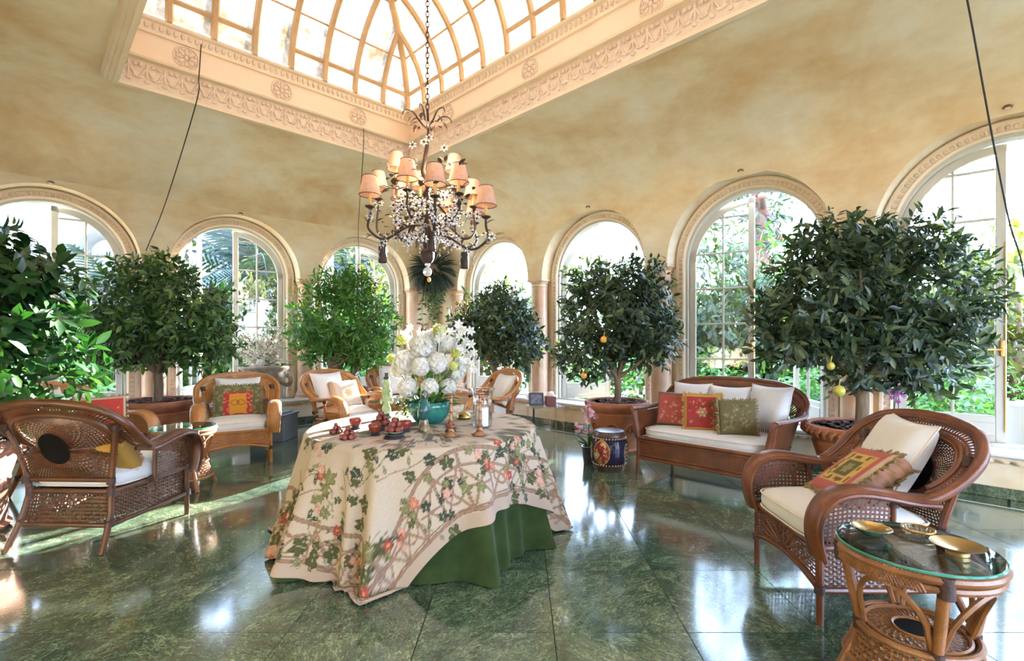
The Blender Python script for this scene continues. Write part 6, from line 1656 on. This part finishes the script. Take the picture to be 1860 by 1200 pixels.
b = MB(); b.lathe([(0, 1.855), (.03, 1.862), (.046, 1.89), (.05, 1.93), (.03, 1.96), (.036, 2.0), (.022, 2.04), (0, 2.05)], 24); obj('bowl_finial', b, ['iron'], t)
b = MB(); b.ell((0, 0, 1.80), (.032, .032, .032), 14, 9); b.ell((0, 0, 1.852), (.020, .020, .020), 12, 7); obj('crystal_ball', b, ['crystal'], t)
b = MB(); b.ell((.01, 0, 1.745), (.014, .014, .018), 10, 6); obj('amber_drop', b, ['citrus_fruit'], t)
lf_v, lf_f = leaf_tpl(.42, .10)
ilm = leaves_mesh('metal_leaf', np.zeros((1, 3)), np.array([[0, 1., 0]]), np.array([[0, 0, 1.]]), np.ones(1), (lf_v, lf_f), 'ironleaf')
def put(me, name, p, d, s, parent, up=(0, 0, 1)):
    d = Vector(d).normalized(); u = Vector(up); r = d.cross(u)
    if r.length < 1e-3: r = d.orthogonal()
    r.normalize(); u = r.cross(d); o = bpy.data.objects.new(name, me)
    o.matrix_world = Matrix(((r.x*s, d.x*s, u.x*s, p[0]), (r.y*s, d.y*s, u.y*s, p[1]), (r.z*s, d.z*s, u.z*s, p[2]), (0, 0, 0, 1)))
    COL.objects.link(o); o.parent = parent; return o
# crown of scrolling leaves at the top
for k in range(6):
    a = 2*PI*k/6+.4; c, s_ = math.cos(a), math.sin(a)
    b = MB(); b.tube(smoothpath([(0, 0, 2.80), (c*.05, s_*.05, 2.84), (c*.10, s_*.10, 2.90), (c*.155, s_*.155, 2.905), (c*.175, s_*.175, 2.87)], 4), [.007, .007, .007, .006, .006, .006, .006, .006, .005, .005, .005, .005, .004, .004, .004, .003, .002], 6); obj('scroll', b, ['iron'], t)
    for q in range(3): put(ilm, 'metal_leaf', (c*.035*(q+1), s_*.035*(q+1), 2.80+.035*q), (c, s_, .5-.8*q), .075, t)
b = MB(); b.ell((0, 0, 2.83), (.026, .026, .024), 14, 8); obj('crystal_knop', b, ['crystal'], t)
# crystal flower and drop
b = MB()
for k in range(6):
    a = 2*PI*k/6; c, s_ = math.cos(a), math.sin(a); p = [Vector((c*.16, s_*.16, .04)), Vector((c*.62 - s_*.24, s_*.62 + c*.24, .05)), Vector((c, s_, .0)), Vector((c*.62 + s_*.24, s_*.62 - c*.24, .05)), Vector((c*.6, s_*.6, .16)), Vector((c*.6, s_*.6, -.08))]
    b.add(p, [(0, 1, 4), (1, 2, 4), (2, 3, 4), (3, 0, 4), (1, 0, 5), (2, 1, 5), (3, 2, 5), (0, 3, 5)])
b.ell((0, 0, .12), (.30, .30, .18), 8, 4, 1)
cfm = mesh('crystal_flower', b, ['crystal', 'iron'], False)
b = MB(); b.add([(0, 0, 0), (.35, 0, -.9), (0, .35, -.9), (-.35, 0, -.9), (0, -.35, -.9), (0, 0, -1.6)], [(0, 1, 2), (0, 2, 3), (0, 3, 4), (0, 4, 1), (5, 2, 1), (5, 3, 2), (5, 4, 3), (5, 1, 4)]); b.ell((0, 0, .22), (.22, .22, .22), 6, 4)
cdm = mesh('crystal_drop', b, ['crystal'], False)
# shade, candle tube, bulb: one set shared by every lamp
b = MB(); prs = [(.071, 0), (.0715, .004), (.0445, .128), (.044, .131)]; b.lathe(prs, 32, cap=False); shm = mesh('lamp_shade', b, ['shade'])
b = MB()
b.tube([(.0715*math.cos(a), .0715*math.sin(a), .002) for a in np.linspace(0, 2*PI, 32, False)], .0032, 5, True)
trm = mesh('shade_trim', b, ['shadetrim']); b = MB()
b.tube([(.0445*math.cos(a), .0445*math.sin(a), .130) for a in np.linspace(0, 2*PI, 32, False)], .0032, 5, True)
trn = mesh('shade_trim', b, ['shadetrim'])
b = MB(); b.lathe([(0, -.075), (.0105, -.075), (.0105, .035), (0, .036)], 12); cnm = mesh('candle_tube', b, ['candle'])
b = MB(); b.ell((0, 0, .06), (.012, .012, .024), 10, 6); blm = mesh('bulb', b, ['bulb'])
b = MB(); b.lathe([(0, -.090), (.012, -.088), (.032, -.076), (.034, -.070), (.014, -.074), (0, -.074)], 8); bom = mesh('drip_pan', b, ['iron'])
LAMPS = [(-.357, -.15, 2.29), (-.41, .23, 2.45), (-.28, .25, 2.60), (-.106, -.15, 2.40), (.105, -.30, 2.316), (.15, .30, 2.60), (.225, -.05, 2.406), (.294, .30, 2.41), (.42, -.15, 2.22), (-.29, .40, 2.42), (.06, .45, 2.36), (.297, .40, 2.31), (-.14, .45, 2.52)]
rr = random.Random(21)
for x, y, z in LAMPS:
    zt = z - .085; R_ = math.hypot(x, y); low = min(2.08, zt-.20) if R_ > .3 else zt-.16
    b = MB(); pts = smoothpath([(x*.03, y*.03, low+.12), (x*.35, y*.35, low+.10), (x*.75, y*.75, low), (x*1.02, y*1.02, low+.06), (x, y, zt-.05), (x, y, zt)], 5); b.tube(pts, .0085, 7); arm = obj('lamp_arm', b, ['iron'], t)
    for nm, me in (('drip_pan', bom), ('candle_tube', cnm), ('bulb', blm), ('lamp_shade', shm), ('shade_trim', trm), ('shade_trim', trn)): ob(nm, me, arm, loc=(x, y, z))
    for q in range(5):
        p = Vector(pts[5+q*4]); put(ilm, 'metal_leaf', p, (rr.gauss(0, 1), rr.gauss(0, 1), rr.uniform(-.2, 1)), rr.uniform(.05, .08), t)
    for q in range(6):
        p = Vector(pts[rr.randint(8, len(pts)-2)]) + Vector((rr.gauss(0, .02), rr.gauss(0, .02), -.02)); put(cfm, 'crystal_flower', p, (rr.gauss(0, 1), rr.gauss(0, 1), rr.gauss(0, 1)), rr.uniform(.024, .034), t, (rr.gauss(0, .5), -1, rr.gauss(0, .5)))
    for q in range(2):
        p = Vector(pts[10]) + Vector((rr.gauss(0, .03), rr.gauss(0, .03), -.04-.03*q)); put(cdm, 'crystal_drop', p, (0, 1, 0), rr.uniform(.013, .018), t)
for k in range(150):
    a = rr.uniform(0, 6.28); q = math.sqrt(rr.random()); z = rr.uniform(1.98, 2.36); w = .30*math.sqrt(max(.1, 1-((z-2.14)/.26)**2))
    put(cfm, 'crystal_flower', (q*w*math.cos(a), q*w*math.sin(a), z), (rr.gauss(0, 1), rr.gauss(0, 1), rr.gauss(0, 1)), rr.uniform(.022, .034), t, (rr.gauss(0, .6), -1, rr.gauss(0, .6)))
for k in range(170):
    a = rr.uniform(0, 6.28); q = math.sqrt(rr.random()); z = rr.uniform(1.98, 2.52); w = .33
    put(ilm, 'metal_leaf', (q*w*math.cos(a), q*w*math.sin(a), z), (rr.gauss(0, 1), rr.gauss(0, 1), rr.uniform(0, 1)), rr.uniform(.05, .085), t)
for sx, sy in ((-.30, -.10), (-.20, -.12), (-.10, -.16), (.10, -.15), (.24, -.10), (.32, .0), (-.26, .12), (.2, .2)):     # hanging strings of drops
    for q in range(6): put(cdm, 'crystal_drop', (sx+rr.gauss(0, .008), sy, 2.06-.032*q), (0, 1, 0), rr.uniform(.012, .016), t)
for x, y, z, h in ((-.30, -.05, 1.86, .13), (.045, -.10, 1.93, .17), (.265, -.05, 1.82, .11)):
    b = MB(); b.lathe([(0, h), (.020, h), (.028, h-.012), (.029, .0), (.026, -.004), (.025, .004), (0, .008)], 20); b.tube([(x*0, 0, h), (0, 0, h+.05)], .003, 5); o = obj('metal_bell', b, ['iron'], t); o.location = (x, y, z)
for x, z in ((-.02, 2.70), (.015, 2.73), (-.10, 2.68), (.12, 2.66)): put(cfm, 'crystal_flower', (x, -.02, z), (1, 0, 0), .032, t, (0, -1, .2))
lt = bpy.data.objects.new('chandelier_light', bpy.data.lights.new('chandelier_light', 'POINT')); lt.data.energy = 16; lt.data.color = (1, .76, .5); lt.data.shadow_soft_size = .30
COL.objects.link(lt); lt.parent = t; lt.location = (0, 0, 2.52)

# ---------------------------------------------------------------- the garden beyond the windows
gb = MB(); gb.add([(-60, -40, -.16), (70, -40, -.16), (70, 90, -.16), (-60, 90, -.16)], [(0, 1, 2, 3)]); g_ = struct('ground', mesh('ground', gb, ['ground'], False)); g_['label'] = 'garden ground outside the windows'
def tree_data(seed, lobes, n, llen, lw, mat, th, tr, bark='bark'):
    rs = np.random.RandomState(seed); pos, d, u = crown(rs, lobes, n, 6, llen, llen*1.6, .45, .2, .9, .2)
    fm = leaves_mesh('foliage', pos, d, u, llen*(.7+.6*rs.rand(len(pos))), leaf_tpl(lw), mat)
    b = MB(); b.tube(smoothpath([(0, 0, -.15), (.03, 0, th*.5), (0, .02, th)], 4), [tr*1.3]+[tr]*4+[tr*.8]*4, 10); rr = random.Random(seed)
    for l in lobes: b.tube(smoothpath([(0, 0, th*.75), (l[0]*.5, l[1]*.5, th*.75+(l[2]-th*.75)*.6), l[:3]], 3), tr*.45, 6)
    return fm, mesh('trunk', b, [bark])
KIND = {
 'green': tree_data(31, [(0, 0, .62, .42, .42, .36), (.2, .1, .40, .32, .32, .28), (-.22, 0, .42, .32, .32, .30)], 2600, .060, .42, 'leaf_garden', .4, .03),
 'yellow': tree_data(32, [(0, 0, .62, .40, .40, .36), (.22, .1, .38, .30, .32, .30), (-.2, 0, .36, .32, .32, .30)], 2400, .060, .40, 'leaf_yellow', .4, .028),
 'fresh': tree_data(33, [(0, 0, .55, .42, .42, .40), (.2, .1, .34, .34, .34, .30), (-.22, 0, .34, .34, .34, .30)], 2400, .065, .40, 'leaf_bright', .3, .03),
 'blue': tree_data(34, [(0, 0, .55, .42, .42, .40), (.2, .1, .34, .34, .34, .30), (-.22, 0, .34, .34, .34, .30)], 2200, .060, .30, 'leaf_blue', .3, .03),
 'pine': tree_data(35, [(0, 0, .86, .22, .22, .13), (.12, .02, .72, .20, .2, .10), (-.13, 0, .64, .20, .2, .10), (.10, -.05, .54, .18, .18, .07)], 2600, .030, .16, 'leaf_blue', .86, .022, 'barkred'),
 'tall': tree_data(36, [(0, 0, .70, .24, .24, .28), (.1, 0, .45, .26, .24, .22), (-.1, 0, .42, .24, .24, .22), (0, 0, .18, .22, .22, .16)], 3000, .034, .42, 'leaf_garden', .6, .018),
}
def gtree(kind, x, y, h, w, rz, label, group=None):
    t = thing('garden_tree', label, 'tree', (x, y, -.15), rz, group); t.scale = (w, w, h)
    ob('foliage', KIND[kind][0], t, kind='stuff'); ob('trunk', KIND[kind][1], t); return t
G = [
 ('yellow', -1.25, 14.5, 3.9, 3.0, 0.3, 'yellow green tree outside the narrow arch right of the fern'),
 ('green', -.2, 16.0, 3.2, 3.0, 1.2, 'green shrub low outside the narrow arch right of the fern'),
 ('green', .3, 12.9, 2.6, 2.2, 2.0, 'pale shrub outside the arch behind the orange tree, left side'),
 ('yellow', 3.3, 13.6, 2.8, 2.1, .7, 'yellowish tree outside the arch behind the orange tree'),
 ('fresh', 2.0, 11.2, 1.9, 2.2, 2.7, 'low fresh green bush outside the arch behind the orange tree'),
 ('green', 3.3, 9.4, 3.7, 2.4, .2, 'tall green tree seen through the left casement behind the settee'),
 ('blue', 4.6, 11.5, 4.2, 3.2, 1.4, 'blue green tree further off behind the settee arch'),
 ('green', 4.1, 8.9, 2.9, 2.2, 2.6, 'green bush right outside the settee window'),
 ('fresh', 4.9, 9.2, 3.5, 2.1, 3.3, 'bright green bush between the open casements behind the settee'),
 ('pine', 6.0, 12.2, 7.4, 9.5, 1.1, 'pine with a reddish trunk between the open casements behind the settee'),
 ('blue', 6.2, 9.6, 3.9, 2.6, .5, 'blue green tree outside the right casement behind the settee'),
 ('fresh', 3.0, 7.9, 1.3, 1.7, .8, 'low bush at the foot of the settee window'),
 ('fresh', 4.6, 7.2, 1.3, 1.8, 2.1, 'low bush at the foot of the window behind the two-lobed tree'),
 ('green', 6.3, 7.9, 3.1, 2.4, 1.0, 'tree showing through the tall casement right of the two-lobed tree'),
 ('yellow', 7.3, 7.2, 3.3, 2.4, 2.2, 'sunny yellow green tree in the gap beside the tall right casement'),
 ('blue', 8.0, 9.5, 3.4, 3.0, 3.0, 'bluish tree further off outside the tall right arch'),
 ('fresh', 5.6, 6.1, 1.2, 1.7, .4, 'low bush at the foot of the tall right casement'),
 ('yellow', -4.4, 13.4, 5.0, 3.6, .6, 'golden tree outside the narrow arch left of the fern'),
 ('fresh', -3.6, 11.8, 2.6, 2.4, 1.9, 'fresh green bush outside the narrow arch left of the fern'),
 ('green', -5.2, 15.5, 4.8, 3.4, 2.6, 'green tree further off left of the fern'),
 ('yellow', -5.2, 10.2, 3.1, 2.0, 2.9, 'golden bush outside the arch over the stone urn'),
 ('fresh', -6.6, 10.4, 2.6, 2.4, .9, 'fresh bush outside the left half of the urn arch'),
 ('green', -7.4, 13.5, 4.6, 3.2, 1.3, 'dark tree behind the palm outside the urn arch'),
 ('fresh', -7.6, 9.2, 2.2, 2.4, 2.3, 'low ferny bush outside the arch behind the left citrus tree'),
 ('blue', -8.6, 10.4, 3.4, 2.6, .1, 'blue green shrub outside the arch behind the left citrus tree'),
 ('fresh', -9.6, 8.8, 2.4, 2.4, 1.6, 'green bush outside the far left arch'),
]
for g in G: gtree(*g)
for k, (x, y, h, w) in enumerate([(5.8, 27.3, 6.3, 6.0), (8.80, 25.7, 6.6, 1.7), (11.5, 24.4, 7.4, 5.6), (15.6, 22.4, 6.8, 6.4), (2.2, 29.5, 5.6, 6.6)]):  # row added to block the low sun; gaps let narrow streaks through
    gtree('tall', x, y, h, w, k*1.3, '%s tall tree of the distant row added to screen the low sun' % ('second', 'third, slenderest', 'fourth, tallest', 'rightmost', 'leftmost')[k], 'added row of sun-screening trees')
# palms: every frond a part
b = MB(); pts = [Vector((0, 2.0*f, .75*math.sin(PI*f*.62)-.5*f*f)) for f in np.linspace(0, 1, 14)]; b.tube(pts, [.02*(1-.8*f) for f in np.linspace(0, 1, 14)], 5)
for i in range(1, 14):
    for q in (0, .5):
        p = pts[i-1].lerp(pts[i], q); f = (i-1+q)/13; L = .55*math.sin(PI*(.12+.82*f))
        for s_ in (-1, 1):
            e = p + Vector((s_*L*.8, L*.45, -L*.42)); b.add([p + Vector((0, -.022, 0)), p + Vector((0, .022, 0)), p.lerp(e, .6) + Vector((0, .02, .03)), e], [(0, 1, 2, 3)])
FR = mesh('frond', b, ['leaf_blue'], False)
def palm(label, x, y, h, s_, n, seed):
    t = thing('palm', label, 'palm', (x, y, -.15)); rr = random.Random(seed); tb = MB(); tb.lathe([(.20, 0), (.16, .3), (.15, h), (.10, h+.15), (0, h+.2)], 14); obj('trunk', tb, ['bark'], t)
    for k in range(n):
        o = ob('frond', FR, t, loc=(0, 0, h+.1)); o.rotation_euler = (rr.uniform(-.55, .95), 0, 2*PI*k/n+rr.uniform(-.2, .2)); o.scale = (s_,)*3
palm('dark palm arching outside the arch over the stone urn', -6.3, 11.6, 2.9, 1.25, 20, 1)
palm('blue green palm seen through the casement behind the left citrus tree', -8.0, 9.8, 1.5, .95, 16, 2)
palm('palm behind the panes of the urn arch, right of the dark palm', -5.4, 12.4, 2.2, 1.15, 18, 3)
# pale rock bank outside the far left arch
bank = MB(); bank.box((-13.0, 17.2, 2.3), (16, 2.4, 5.0), ch=.5); bk = struct('rock_bank', mesh('rock_bank', bank, ['rock'], False)); bk['label'] = 'pale rock bank behind the boulders'
rs = random.Random(6)
for k in range(11):
    c = Vector((-17.5+1.15*k+rs.uniform(-.3, .3), 15.5+rs.uniform(-.6, .6), 0)); r = rs.uniform(1.2, 1.9); o_ = MB()
    sd = rs.uniform(0, 9)
    def rf(u, v, r=r, sd=sd):
        a, ph = 2*PI*u, PI*v; d = Vector((math.sin(ph)*math.cos(a), math.sin(ph)*math.sin(a), -math.cos(ph))); w = 1+.16*math.sin(5*d.x+sd)*math.cos(4*d.z+sd)+.10*math.sin(9*d.y+3*d.z+sd)
        return d*r*w*Vector((1, .8, 1)).length/1.6
    o_.grid(rf, 28, 18, 0, True); b_ = obj('boulder', o_, ['rock'], bk); b_.location = c + Vector((0, 0, rs.uniform(1.5, 4.2) if k % 2 else 5.0)); b_.scale = (1.25, .9, 1.0)
# white planter outside the tall right arch
t = thing('garden_planter', 'tall white planter outside at the right edge', 'planter', (5.05, 4.85, -.15))
b = MB(); b.lathe([(0, 0), (.17, 0), (.25, .80), (.27, .84), (.24, .84), (.22, .78), (0, .76)], 28); obj('body', b, ['planter'], t)
